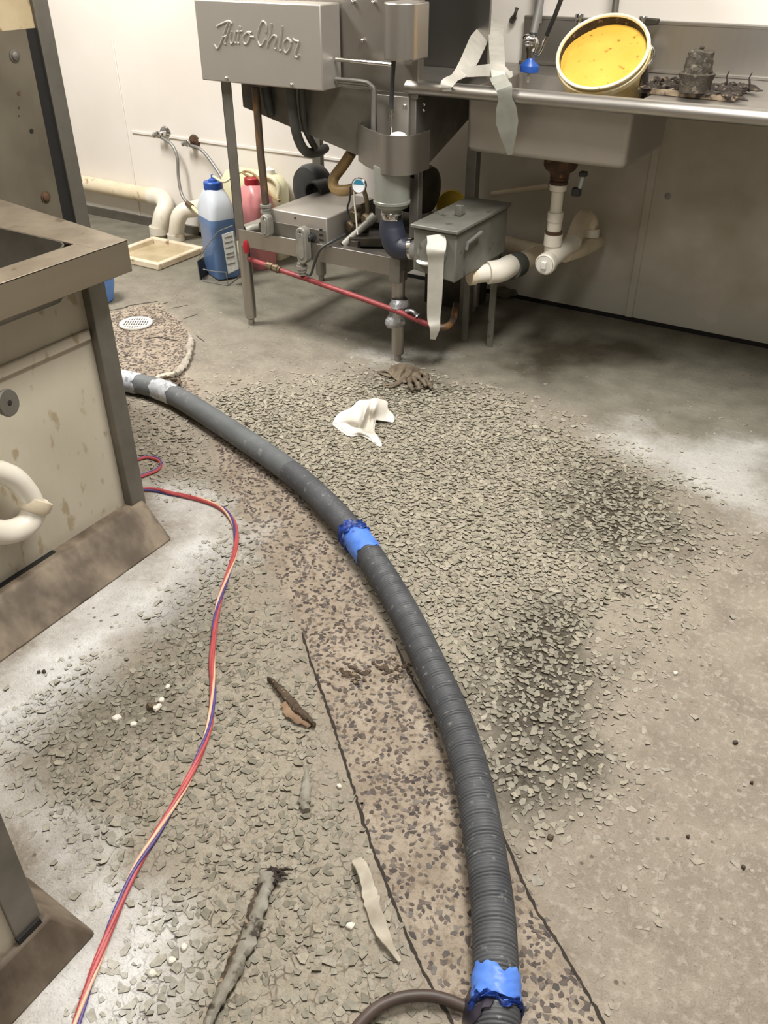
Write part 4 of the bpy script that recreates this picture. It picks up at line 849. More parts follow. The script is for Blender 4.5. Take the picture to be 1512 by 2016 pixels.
b = MB(); G = []
for i in range(9):
    row = []
    for k in range(25):
        a = 2*PI*(k % 24)/24; r = (.041-.007*i/8 if i < 8 else .02)*(1+.05*math.sin(a*5+i*2)+.03*math.sin(a*9-i)); row.append((sq[0]+r*math.cos(a), sq[1]+r*math.sin(a), sz+.048+.064*min(i,7.6)/8+.003*math.sin(a*3)))
    G.append(row)
b.grid(G); b.add([(sq[0]+.02*math.cos(2*PI*k/24), sq[1]+.02*math.sin(2*PI*k/24), sz+.109+.003*math.sin(2*PI*k/24*3)) for k in range(24)], [tuple(range(24))]); b.build('cup', DIRT2, st_, ang=30)
MB().ball((sq[0], sq[1], sz+.113), .007, 8, (1,1,.8), .3).build('knob', DIRT2, st_)
q = at(1315,386,Y=YW); MB().lathe(q, (0,-1,0), [(.012,0),(.012,.002),(.006,.003),(.005,.005)], 14).build('wall_screw', GREYPIPE, label='small round screw cap in the wall panel under the right of the sink counter', cat='screw')
# steel riser along the wall
MB().tube([V(at(1058,45,Y=3.30)[0], 3.30, at(1058,45,Y=3.30)[2]), V(at(1058,0,Y=3.30)[0], 3.30, 1.55)], .016, 14).build('wall_conduit', GREYPIPE, label='grey vertical conduit on the back wall above the sink', cat='pipe')

# ---------------------------------------------------------------- back wall plumbing at the left
wv_ = [((326,262), GREYPIPE, 'silver angle stop valve on the white wall, left of two'), ((383,279), RUST, 'angle stop valve with a rusty collar on the white wall, right of two')]
for i, (p, m_, lb_) in enumerate(wv_):
    q = at(*p, Y=YW-.002); r = thing('stop_valve', q, lb_, 'valve', 'stop valves on the wall')
    MB().lathe(q, (0,-1,0), [(.034,0),(.03,.008),(.016,.012),(.013,.03)], 18).build('escutcheon', m_ if i else CHROME, r)
    MB().lathe(q-V(.004,.03,0), (0,-1,0), [(.013,0),(.016,.004),(.016,.022),(.011,.026)], 14).build('valve_body', CHROME, r)
    MB().tube([q-V(.005,.04,0), q-V(.028,.044,.004)], [.009,.008], 10).build('stem', CHROME, r); MB().ball(q-V(.034,.044,.005), .013, 12, (.6,1,1)).build('knob', GREYPIPE, r)
    if i == 0: P = [q-V(-.002,.04,.012), at(338,285,Y=YW-.05), at(349,310,Y=YW-.06), at(351,345,Y=YW-.07), at(357,380,Y=YW-.09), at(370,403,Y=YW-.11)]
    else: P = [q-V(-.002,.04,.01), at(392,292,Y=YW-.05), at(410,310,Y=YW-.06), at(432,342,Y=YW-.08), at(448,372,Y=YW-.1), at(462,400,Y=YW-.12)]
    MB().tube(spl(P, 8), .0075, 10).build('supply_hose', GREYPIPE, r)
    if i == 0:
        a, c = at(368,400,Y=YW-.108), at(378,407,Y=YW-.118); MB().tube([a, c], .013, 10).build('hose_coupling', BRASS, r); MB().tube([c, at(392,421,Y=YW-.13)], .0085, 10).build('hose_tail', YEL_LIQ, r)
PYW = YW-.042
pp = thing('drain_pipe', (at(313,440,Y=PYW)[0], PYW, 0), 'fat cream drain pipe running along the wall and bending down into the floor sink', 'pipe')
ph = at(295,385,Y=PYW)
MB().tube([V(XL+.02, PYW, ph[2]+.012), V(ph[0]+.03, PYW, ph[2])], .039, 20).build('wall_run', PVC_OLD, pp)
P = [V(ph[0]+.015, PYW, ph[2]), at(318,390,Y=PYW-.01), at(326,405,Y=PYW-.035), at(319,425,Y=PYW-.07), at(314,450,Y=PYW-.085)]
MB().tube(spl(P, 7), .043, 20).build('elbow', PVC, pp); a = at(313,452,Y=PYW-.085); MB().tube([a+V(0,0,.02), a-V(0,0,.02)], .049, 20).build('coupling', PVC, pp)
ftop = .03
MB().tube([a, at(309,488,Y=PYW-.10)], .041, 20).build('outlet', PVC_OLD, pp)
e = at(311,500,Y=PYW-.10); MB().tube([at(310,482,Y=PYW-.10), e], .030, 16).build('nozzle', PVC_OLD, pp)
p2 = thing('drain_pipe', (at(348,440,Y=PYW)[0], PYW-.05, 0), 'short white drain pipe bending from wall to floor sink, right of the cream one', 'pipe')
P = [V(at(388,414,Y=PYW)[0], YW-.01, at(388,410,Y=PYW)[2]), at(378,412,Y=PYW-.03), at(362,415,Y=PYW-.06), at(351,430,Y=PYW-.08), at(347,460,Y=PYW-.085)]
MB().tube(spl(P, 7), .039, 20).build('elbow', PVC, p2); a = at(347,466,Y=PYW-.085); MB().tube([a+V(0,0,.016), a-V(0,0,.016)], .045, 20).build('coupling', PVC, p2)
MB().tube(spl([a, at(346,480,Y=PYW-.09), at(336,488,Y=PYW-.12), at(330,492,Y=PYW-.135)], 5), .036, 18).build('outlet', PVC, p2)
# floor sink: raised square rim round a shallow bowl
c_n, c_r = at(311,521,Z=.03), at(393,487,Z=.03); fx1, fy0, fy1 = c_n[0], c_n[1], c_r[1]+.02; fx0 = fx1-.34
fy1 = min(fy1, YW-.03)
fs_ = thing('floor_sink', ((fx0+fx1)/2, (fy0+fy1)/2, 0), 'cream square floor sink with a raised rim under the drain pipes', 'floor sink')
b = MB()
for lo, hi in (((fx0,fy0,0),(fx1,fy0+.028,.032)), ((fx0,fy1-.028,0),(fx1,fy1,.032)), ((fx0,fy0+.028,0),(fx0+.028,fy1-.028,.032)), ((fx1-.028,fy0+.028,0),(fx1,fy1-.028,.032))): b.box(lo, hi)
b.build('rim', CREAM, fs_, bevel=.006)
MB().box((fx0+.02, fy0+.02, .001), (fx1-.02, fy1-.02, .006)).build('bowl', mat('stained_bowl', (188,172,140), (160,144,112), 10, .5), fs_)

# ---------------------------------------------------------------- detergent bottles
def rrect(w_, d_, r, n=5):
    out = []
    for (sx, sy, a0) in ((1,1,0),(-1,1,PI/2),(-1,-1,PI),(1,-1,3*PI/2)):
        for k in range(n): a = a0+PI/2*k/(n-1); out.append((sx*(w_/2-r)+r*math.cos(a), sy*(d_/2-r)+r*math.sin(a)))
    return out
def loft(base, secs, rot=0):
    b = MB(); R = rotm(0,0,rot); rings = []
    for (w_, d_, r, z, dx) in secs: rings.append([np.array(base)+R@V(x+dx, y, 0)+V(0,0,z) for x, y in rrect(w_, d_, r)])
    n = len(rings[0]); vs = [p for r in rings for p in r]; m = len(rings)
    return b.add(vs, [(i*n+k, i*n+(k+1) % n, (i+1)*n+(k+1) % n, (i+1)*n+k) for i in range(m-1) for k in range(n)]+[tuple(range(n))[::-1], tuple(range((m-1)*n, m*n))])
def bottle(base, rot, w_, d_, hl, ht, liq, top, cap, capr, label, group, nz=True):
    t_ = thing('detergent_bottle', base, label, 'bottle', group)
    loft(base, [(w_*.9,d_*.9,.02,0,0),(w_*.97,d_*.97,.025,.012,0),(w_*.97,d_*.97,.025,hl*.82,0),(w_*1.03,d_*1.03,.028,hl*.86,0),(w_*1.03,d_*1.03,.028,hl,0)], rot).build('filled_part', liq, t_, ang=35)
    loft(base, [(w_*1.03,d_*1.03,.028,hl,0),(w_,d_,.03,hl+(ht-hl)*.35,0),(w_*.86,d_*.86,.04,hl+(ht-hl)*.66,0),(capr*2.2,capr*2.2,capr*.9,hl+(ht-hl)*.95,0),(capr*1.9,capr*1.9,capr*.9,ht,0)], rot).build('shoulder', top, t_, ang=35)
    c = V(*base)+V(0,0,ht)
    cp_ = MB().lathe(c, (0,0,1), [(capr*1.12,-.012),(capr*1.16,-.009),(capr*1.16,.02),(capr*1.08,.023),(capr*.55,.024)], 26).build('cap', cap, t_)
    if nz: MB().lathe(c, (0,0,1), [(capr*.6,.02),(capr*.55,.03),(capr*.2,.036),(capr*.16,.05)], 16).build('nozzle', cap, cp_)
    return t_, c
b0 = at(428,545,Z=.012)
sc_ = 1.0
jt, jc = bottle(V(b0[0]-.02, b0[1]+.06, .006), -.45, .165, .12, .262, .385, BLUE_LIQ, CLEAR_PL, BLUE_PL, .036, 'square bottle with blue liquid and a blue cap in a wire rack', 'detergent bottles')
MB().tube(spl([jc+V(0,0,.045), at(440,358,Y=jc[1]), at(455,350,Y=jc[1]+.05), at(475,338,Y=jc[1]+.1)], 5), .0055, 8).build('suction_tube', YEL_LIQ, jt)
wr = thing('wire_rack', (b0[0], b0[1]+.03, 0), 'wire rack with a plastic clip holding the blue bottle', 'rack')
yb = b0[1]-.035
rk = MB()
A, B_, C_, D_ = at(394,552,Z=.003), at(449,562,Z=.003), at(470,545,Z=.003), at(414,535,Z=.003)
for P in ([A, B_], [B_, C_], [A, at(388,515,Y=A[1])], [at(388,515,Y=A[1]), at(403,490,Y=yb), at(430,455,Y=yb), at(458,444,Y=yb)], [B_, at(445,535,Y=B_[1])], [at(400,530,Y=yb-.01), at(425,535,Y=yb-.01), at(446,536,Y=yb-.01)]): rk.tube(P, .0022, 6)
rk.build('wire', GREYPIPE, wr)
MB().hexa([A+V(0,.004,0), A+V(.002,.004,0), D_+V(.002,0,0), D_], [at(388,514,Y=A[1]+.004), at(388,514,Y=A[1]+.004)+V(.002,0,0), at(400,506,Y=D_[1]), at(400,506,Y=D_[1])+V(.002,0,0)]).build('end_plate', STEEL_DARK, wr)
q0, q1, q2, q3 = [at(*p, Y=yb-.004) for p in ((436,462),(458,455),(470,530),(449,540))]
cl_ = MB().hexa([q3, q2, q2+V(0,.012,0), q3+V(0,.012,0)], [q0, q1, q1+V(0,.012,0), q0+V(0,.012,0)]).build('clip_plate', mat('smudged_label', (176,176,170), (150,150,144), 60, .5), wr, bevel=.002)
ck = MB()
for y in (468,478,488,500,507,520): a, c = at(441+(y-468)*.12, y, Y=yb-.006), at(456+(y-468)*.12, y-4, Y=yb-.006); ck.tube([a, c], .003 if y in (500,507) else .0022, 6)
ck.build('clip_slots', CAST, cl_)
b1 = at(497,440,Y=2.98); 
jt, jc = bottle(V(-2.60, 3.12, 0), -.2, .155, .115, .285, .375, PINK_LIQ, PINK_LIQ, RED_PL, .032, 'bottle with pink liquid and a red cap behind the left dishwasher leg', 'detergent bottles', nz=False)
MB().tube(spl([jc+V(0,0,.02), at(478,340,Y=jc[1]), at(490,338,Y=jc[1]+.02), at(508,350,Y=jc[1]), at(530,380,Y=jc[1]-.1), at(550,396,Y=jc[1]-.15)], 5), .0055, 8).build('suction_tube', TAN_HOSE, jt)
b2 = at(525,385,Y=3.2)
jt = thing('detergent_bottle', (b2[0], 3.21, 0), 'pale yellow bottle with a handle behind the bottle with a red cap', 'bottle', 'detergent bottles')
yz0, yz1 = at(530,405,Y=3.27)[2], at(500,336,Y=3.27)[2]
loft(V(-2.715, 3.27, 0), [(.32,.10,.03,0,0),(.36,.11,.04,yz1-.10,0),(.36,.11,.045,yz1-.05,0),(.31,.09,.04,yz1-.012,0),(.22,.06,.03,yz1,0)], 0).build('body', YEL_LIQ, jt, ang=50)
q = at(531,337,Y=3.27); MB().lathe(q, (0,0,1), [(.024,-.015),(.024,.008),(.012,.012),(.004,.02)], 16).build('cap', WHITE_PL, jt)
MB().tube(spl([at(518,345,Y=3.22), at(538,352,Y=3.205), at(549,370,Y=3.205), at(548,392,Y=3.21)], 5), .011, 10).build('handle', YEL_LIQ, jt)

# ---------------------------------------------------------------- left: sink table on a panelled half wall
UX, UY = -1.522, 1.262                                            # panel plane, far end of the unit
AXX = -1.43                                                   # apron plane
ub_ = thing('sink_table', (-1.75, .5, 0), 'stainless steel sink table on a soiled white panelled base at the left edge', 'sink table')
TZ = .76; AY1 = 1.286; AY0 = -.5; TB = -2.05
kz = .088
MB().box((UX-.06, AY0, .05), (UX, UY-.03, TZ-.07)).build('base_panel', FRP_L, ub_)
pc = at(205,566,X=UX+.004); 
PX0 = UX-.02
MB().box((UX-.035, UY-.048, .05), (UX+.025, UY, TZ-.06)).build('corner_post', STEEL_DULL, ub_, bevel=.003)
s0 = at(195,650,X=UX+.005); s1 = at(0,735,X=UX+.005)
sz_ = (s0[2]+s1[2])/2
MB().box((UX, AY0, sz_-.013), (UX+.008, UY-.052, sz_+.013)).build('panel_batten', FRP_L, ub_, bevel=.004)
# sloped kick base
kc = at(340,1062,Z=0); KX0, KX1 = UX-.01, kc[0]
ky = kc[1]
b = MB(); e_ = .06
b.hexa([(KX1, AY0, 0), (KX1, ky, 0), (UX-.10, ky+.02, 0), (UX-.10, AY0, 0)], [(UX+.034, AY0, kz), (UX+.034, UY-.012, kz+.004), (UX-.10, UY-.012, kz), (UX-.10, AY0, kz)])
b.build('kick_base', COVE, ub_, bevel=.006)
MB().box((UX-.02, AY0, kz-.002), (UX+.014, .98, kz+.004)).build('open_joint', BLACK, ub_, smooth=False)
# table top with a sunken bowl, apron
ox0, ox1, oy0, oy1 = -2.0, at(135,468,Z=TZ)[0]-.0, .72, at(120,462,Z=TZ)[1]
ox1 = -1.502
oy1 = 1.205
far = at(0,392,Z=TZ)
sl = (far[1]-AY1)/(far[0]-AXX)
tp = MB(); tp.hexa([(TB, oy1, TZ-.004), (AXX, oy1, TZ-.004), (AXX, AY1, TZ-.004), (TB, AY1+sl*(TB-AXX), TZ-.004)], [(TB, oy1, TZ), (AXX, oy1, TZ), (AXX, AY1, TZ), (TB, AY1+sl*(TB-AXX), TZ)])
tp.box((TB, AY0, TZ-.004), (AXX, oy0, TZ)); tp.box((ox1, oy0, TZ-.004), (AXX, oy1, TZ)); tp.box((TB, oy0, TZ-.004), (ox0, oy1, TZ))
TOPM = mat('greasy_steel_top', (172,160,142), (146,134,117), 14, .45, .5, .15, 60, spots=(116,102,84), sscale=24, sthr=.62, ssoft=.1)
tp.build('table_top', TOPM, ub_, bevel=.001)
AB = .069
ap = MB(); ap.box((AXX-.003, AY0, TZ-AB), (AXX, AY1, TZ)); ap.box((AXX-.02, AY0, TZ-AB), (AXX, AY1, TZ-AB+.003))
ap.hexa([(AXX-.003, AY1-.003, TZ-AB), (AXX, AY1, TZ-AB), (TB, AY1+sl*(TB-AXX), TZ-AB), (TB, AY1+sl*(TB-AXX)-.003, TZ-AB)], [(AXX-.003, AY1-.003, TZ), (AXX, AY1, TZ), (TB, AY1+sl*(TB-AXX), TZ), (TB, AY1+sl*(TB-AXX)-.003, TZ)])
ap.build('apron', mat('brushed_apron_steel', (178,168,150), (160,150,133), 4, .36, .9, .04, 200, stretch=(1,.1,1)), ub_, bevel=.002)
basin(ox0, ox1, oy0, oy1, TZ-.001, .64, rr=.05, draft=.012).build('bowl', STEEL_DULL, ub_, ang=50)
# waste lever and trap in front of the panel
kn = at(16,793,X=UX+.10)
lv = MB().lathe(kn, (.8,.2,.12), [(.010,-.05),(.010,-.012),(.026,-.008),(.028,0),(.026,.004)], 20).build('waste_knob', STEEL_DULL, ub_, label='round steel waste valve knob')
MB().lathe(kn, (.8,.2,.12), [(.006,.0035),(.005,.0055)], 12).build('screw_head', BLACK, lv)
TX = UX+.055
tr_ = MB(); P = [at(-60,915,X=TX), at(-15,925,X=TX), at(25,940,X=TX), at(52,968,X=TX), at(66,995,X=TX)]
tr_.tube(spl(P, 7), .0245, 18); tp1 = tr_.build('trap_arm', PVC, ub_, label='white plastic trap pipe')
P = [at(70,985,X=TX), at(66,1010,X=TX), at(48,1035,X=TX), at(10,1048,X=TX), at(-40,1040,X=TX)]
MB().tube(spl(P, 7), .0265, 18).build('trap_bend', PVC, ub_)
a = at(67,994,X=TX); d = unit(at(58,1015,X=TX)-at(72,980,X=TX))
MB().lathe(a-d*.012, d, [(.03,-.004),(.037,-.002),(.037,.018),(.031,.026)], 14).build('slip_nut', CREAM, tp1)
# ---------------------------------------------------------------- nearer half wall at the lower left corner
k2 = at(192,1838,Z=0); K2X, K2Y = k2[0], k2[1]
h2 = thing('half_wall', (K2X-.16, 0, 0), 'end of a low white half wall with a steel corner post and stained kick base in the lower left corner', 'half wall')
WX = K2X-.034; WY = K2Y-.053; H2 = .62
b = MB(); b.hexa([(K2X, -.5, 0), (K2X, K2Y, 0), (WX-.14, K2Y+.01, 0), (WX-.14, -.5, 0)], [(WX+.006, -.5, .085), (WX+.006, WY+.01, .09), (WX-.14, WY+.01, .085), (WX-.14, -.5, .085)])
b.build('kick_base', COVE, h2, bevel=.006)
MB().box((WX-.06, -.5, .07), (WX-.004, WY-.03, H2)).build('base_panel', FRP_L, h2)
MB().box((WX-.06, WY-.045, .098), (WX, WY, H2)).build('corner_post', STEEL_DULL, h2, bevel=.002)
MB().box((WX-.07, -.5, H2), (WX+.005, WY+.005, H2+.012)).build('cap', STEEL_DULL, h2, bevel=.002)
MB().box((WX-.03, WY-.045, .088), (WX+.004, WY-.005, .1)).build('open_joint', BLACK, h2, smooth=False)
# ---------------------------------------------------------------- tall partition end behind the sink table
PX = -2.10
pr0, pr1 = at(95,0,X=PX), at(178,440,X=PX); py1 = (pr0[1]+pr1[1])/2; pw0 = at(64,0,X=PX)[1]
pt = thing('partition_end', (PX-.06, py1-.3, 0), 'tall partition end with a steel corner post and bolted steel sheet behind the sink table', 'partition')
MB().box((PX-.12, .6, 0), (PX-.012, py1-.04, 1.9)).build('panel', PAINT_DIRTY, pt)
MB().box((PX-.12, py1-(py1-pw0), 0), (PX, py1, 1.9)).build('corner_post', STEEL_DULL, pt, bevel=.003)
t0 = at(40,58,X=PX-.008)
xe = at(52,60,X=PX-.006)[1]; xe2 = at(122,400,X=PX-.006)[1]
ps_ = MB().hexa([(PX-.011, .6, .35), (PX-.007, .6, .35), (PX-.007, xe2-.01, .35), (PX-.011, xe2-.01, .35)], [(PX-.011, .6, t0[2]), (PX-.007, .6, t0[2]), (PX-.007, xe, t0[2]), (PX-.011, xe, t0[2])]).build('steel_sheet', mat('bolted_dark_steel', (128,120,104), (106,98,84), 6, .5, .5, .05, 90, spots=(134,98,54), sscale=9, sthr=.74), pt)
MB().box((PX-.0115, xe2-.02, .35), (PX-.011, py1-.02, t0[2])).build('gap_shadow', BLACK, pt, smooth=False)  # black strip paints in the shadow between sheet and post
for p, m_, r in (((29,110),STEEL_DULL,.0125),((90,388),RUST,.0125)):
    q = at(*p, X=PX-.006); MB().lathe(q, (1,0,0), [(r*1.25,0),(r*1.25,.0015),(r,.002),(r*.85,.006),(r*.4,.0085)], 16).build('bolt', m_, ps_)
q = at(62,258,X=PX-.0065); MB().lathe(q, (1,0,0), [(.006,0),(.006,.0012)], 12).build('bolt_hole', BLACK, ps_)
for y_, r in ((184,.005),(212,.003),(228,.0025)):
    q = at(37,y_,X=PX-.0065); MB().lathe(q, (1,0,0), [(r,0),(r,.001)], 10).build('rust_mark', RUST, ps_)
# blue thing glimpsed behind the table corner
q = at(206,577,Z=.05); bc_ = thing('blue_pail', (q[0]-.09, q[1], 0), 'rounded blue plastic container half hidden behind the sink table corner', 'container')
MB().lathe((q[0]-.065, q[1]+.02, 0), (0,0,1), [(.05,0),(.062,.006),(.075,.07),(.078,.12),(.07,.122),(.066,.07),(.05,.01)], 28).build('pail_body', mat('pale_blue_plastic', (98,138,196), (82,120,180), 9, .4), bc_)

# ---------------------------------------------------------------- suction hose
HR = .0345; hz = HR+.003
hp_ = [(120,742),(200,742),(250,751),(330,772),(430,832),(560,920),(640,990),(712,1072),(790,1195),(848,1312),(898,1425),(933,1545),(958,1690),(972,1800),(976,1900),(977,1970),(977,2060),(977,2180)]
HP = spl([at(x, y, Z=hz) for x, y in hp_], 12); HP, hs, HL = resample(HP, .0011)
# smooth the sampled path a little
for _ in range(3):
    kk = np.ones(61)/61; HP = np.stack([np.convolve(np.pad(HP[:,i], 30, mode='reflect', reflect_type='odd'), kk, 'valid') for i in range(3)], 1)
near = np.array([at(650,1000,Z=hz)[:2], at(560,920,Z=hz)[:2]])
iN = np.argmin(np.hypot(*(HP[:,:2]-near[0]).T)); iF = np.argmin(np.hypot(*(HP[:,:2]-near[1]).T))
amp = np.interp(np.arange(len(HP)), [iF-100, iN+150], [.0004, .0017])
pit = .0068
hose = thing('suction_hose', (HP[len(HP)//2][0], HP[len(HP)//2][1], 0), 'thick ribbed grey vacuum hose curving across the floor', 'hose')
rr_ = HR-amp*(1-np.abs(np.sin(PI*hs/pit))**.7)*1.6
sp_ = iF+30
sel = np.arange(0, len(HP))
MB().tube(HP[:sp_], rr_[:sp_], 24).build('smooth_length', HOSE_FAR, hose, ang=80, label='smoother dusty far length')
MB().tube(HP[sp_-2:], rr_[sp_-2:], 26).build('ribbed_length', HOSE, hose, ang=80, label='ribbed near length')
def band(p0, p1, m, nm, lab, extra=.0016, jag=.004, amp_=.0006):
    i0 = np.argmin(np.hypot(*(HP[:,:2]-at(*p0, Z=hz)[:2]).T)); i1 = np.argmin(np.hypot(*(HP[:,:2]-at(*p1, Z=hz)[:2]).T))
    T, N, B = frames(HP[max(0,i0-8):i1+8]); Q = HP[max(0,i0-8):i1+8]; k = len(Q)-16; G = []
    for i in range(13):
        row = []
        for j in range(49):
            a = 2*PI*(j % 48)/48; off = jag*(math.sin(3*a+1)+.6*math.sin(7*a+2)+.4*math.sin(13*a))*(abs(i-6)/6)**2
            ii = min(len(Q)-1, max(0, int(8+k*i/12+off/.0011))); r = HR+extra+amp_*(math.sin(5*a+i)+math.sin(9*a-i*2)); r += (.0 if 0 < i < 12 else -.0012)
            row.append(Q[ii]+N[ii]*math.cos(a)*r+B[ii]*math.sin(a)*r)
        G.append(row)
    return MB().grid(G).build(nm, m, hose, label=lab, ang=50)
band((238,748), (274,756), TAPE_WH, 'tape_band', 'pale grey tape band at the far end of the hose')
band((308,764), (345,778), TAPE_WH, 'tape_band', 'pale grey tape band next to the smooth length')
band((698,1055), (728,1094), TAPE_B, 'tape_band', 'blue tape band in the middle of the hose')
band((693,1046), (706,1062), TAPE_BD, 'tape_edge', 'crumpled dark blue tape edge', .0035, .008, .0025)
band((976,1920), (977,1982), TAPE_B, 'tape_band', 'blue tape band at the near end of the hose', jag=.006)
band((977,1980), (977,1994), TAPE_BD, 'tape_edge', 'torn dark tape edge', .0028, .007, .002)
# torn purplish plastic flap beside the near tape band
P = [at(975,1966,Z=.072), at(955,1960,Z=.065), at(935,1972,Z=.05), at(922,1992,Z=.03), at(915,2020,Z=.014)]
hang('plastic_flap', P, [.03,.05,.06,.05,.03], PLUG, 'torn dark purple plastic flap', None, side=(.5,-.8,.3), parent=hose)

# ---------------------------------------------------------------- cords
def cord_px(px, r, z=None): return [at(x, y, Z=r if z is None else z) for x, y in px]
cpx = [(180,985),(285,964),(340,972),(395,984),(438,1002),(462,1034),(464,1080),(447,1135),(428,1200),(418,1290),(419,1370),(408,1445),(370,1535),(312,1635),(268,1708),(236,1780),(205,1858),(178,1930),(152,2010),(130,2090)]
CPt, cs, cl__ = resample(spl(cord_px(cpx, .0062), 10), .004)
cord = thing('twisted_cord', (CPt[len(CPt)//2][0], CPt[len(CPt)//2][1], 0), 'twisted red, purple and cream cord snaking from the sink table to the lower left corner', 'cord')
T, N, B = frames(CPt)
tw = np.cumsum(np.interp(cs, np.linspace(0, cl__, 30), RNG.uniform(8, 26, 30)))*.004
for nm, m_, ph, rad, off in (('red_strand', CORD_R, 0, .0043, .0024), ('red_strand', CORD_R, 1.6, .0040, .0030), ('purple_strand', CORD_P, 3.3, .0030, .0038), ('cream_strand', CORD_C, 4.9, .0030, .0038)):
    Q = CPt+N*(np.cos(tw+ph)*off)[:, None]+B*(np.sin(tw+ph)*off)[:, None]; Q[:, 2] = np.maximum(Q[:, 2], rad)
    MB().tube(Q, rad, 8).build(nm, m_, cord)
lp_ = [(240,918),(270,905),(290,901),(309,905),(317,914),(309,926),(290,934),(260,945),(235,955)]
cl2 = thing('cord_loop', at(300,915,Z=0), 'small loop of red cord showing beside the sink table post', 'cord')
Q, s_, l_ = resample(spl(cord_px(lp_, .006), 8), .004); MB().tube(Q, .0045, 8).build('red_strand', CORD_R, cl2); T, N, B = frames(Q); Q2 = Q+N*.005*np.cos(s_*30)[:, None]+V(0,0,.002); MB().tube(Q2, .003, 8).build('purple_strand', CORD_P, cl2)
P = [(640,2120),(690,2040),(715,2008),(745,1982),(790,1964),(840,1960),(880,1968),(915,1982)]
Q = [at(x, y, Z=.009+.012*math.sin(i/7*PI)) for i, (x, y) in enumerate(P)]
MB().tube(spl(Q, 8), .0085, 12).build('power_cable', CABLE, label='dark brown cable arching up to the near end of the hose', cat='cable', ang=60)

# ---------------------------------------------------------------- crumpled rag, glove, strips on the floor
def sheet_px(outline, ctr, hgt, nr=26, na=96, zc=.0):
    """a crumpled sheet: its outline as the photograph shows it, hgt(u, a, x, y) gives the height of each point"""
    O = np.array([p for p in outline], float); n = len(O)
    O2 = np.array(spl([np.array(p) for p in list(outline)+[outline[0]]], 8))
    L_ = np.r_[0, np.cumsum(np.hypot(*np.diff(O2, axis=0).T))]; G = []
    for i in range(nr+1):
        u = i/nr; row = []
        for k in range(na+1):
            s = L_[-1]*(k % na)/na; ox, oy = np.interp(s, L_, O2[:,0]), np.interp(s, L_, O2[:,1])
            x, y = ctr[0]+(ox-ctr[0])*u, ctr[1]+(oy-ctr[1])*u
            row.append(at(x, y, Z=max(.002, hgt(u, x, y))))
        G.append(row)
    return G
def gauss(x, y, cx, cy, sx, sy=None, rot=0):
    sy = sy or sx; c, s = math.cos(rot), math.sin(rot); dx, dy = x-cx, y-cy; a, b = dx*c+dy*s, -dx*s+dy*c
    return math.exp(-(a/sx)**2-(b/sy)**2)
ro = [(653,835),(665,815),(692,801),(706,788),(728,786),(738,783),(763,790),(763,803),(776,818),(774,832),(757,823),(752,812),(741,825),(738,850),(750,868),(752,879),(742,877),(722,862),(704,857),(683,857)]
def rh(u, x, y):
    h = .006+.055*gauss(x, y, 730, 798, 34, 22)+.030*gauss(x, y, 700, 822, 26, 20)
    h += .020*gauss(x, y, 716, 822, 5, 30, .25)-.014*gauss(x, y, 728, 815, 5, 24, .2)+.012*gauss(x, y, 738, 800, 5, 22, .3)
    h += .010*gauss(x, y, 715, 850, 30, 5, .35)-.012*gauss(x, y, 700, 842, 25, 5, .35)
    if y < 812: h = h+.0
    return h*(1 if not (u > .9 and y > 832) else .6)
MB().grid(sheet_px(ro, (718,822), rh), .0015).build('rag', CLOTH, label='crumpled white rag lying on the floor in front of the dishwasher', cat='rag', ang=180, sub=1)
go_ = [(765,735),(768,722),(785,716),(805,717),(822,722),(832,730),(826,742),(812,750),(795,753),(780,748)]
gl = thing('muddy_glove', at(800,745,Z=0), 'crumpled muddy brown glove in front of the dishwasher leg', 'glove')
def gh(u, x, y): return .006+.022*gauss(x, y, 805, 735, 22, 12)+.008*math.sin(x*.35+y*.2)*(1-u)-.012*gauss(x, y, 800, 734, 8, 5)+.008*gauss(x, y, 775, 728, 7)
MB().grid(sheet_px(go_, (800,735), gh, 14, 60), .002).build('palm', GLOVE, gl, ang=180, sub=1)
for P, r in (([(828,733),(838,738),(843,748)],.010), ([(820,742),(832,750),(840,762)],.0105), ([(812,745),(822,756),(826,768)],.0105), ([(806,745),(808,760),(814,769)],.0105), ([(835,745),(846,757),(850,766)],.0095)):
    Q = [at(x, y, Z=.012+.010*(i == 1)) for i, (x, y) in enumerate(P)]; Q = spl(Q, 5); MB().tube(Q, [r*(.85+.25*math.sin(k*1.4)) for k in range(len(Q)-1)]+[r*.5], 10).build('finger', GLOVE, gl, ang=180)
for P in ([(795,748),(775,756),(752,758)], [(790,752),(770,762),(754,760)], [(770,742),(755,737),(744,733)], [(775,738),(760,730),(748,731)]):
    Q = spl([at(x, y, Z=.007) for x, y in P], 5); MB().tube(Q, np.linspace(.008,.004,len(Q)), 8, flat=.6).build('cuff_fold', GLOVE, gl, ang=180)
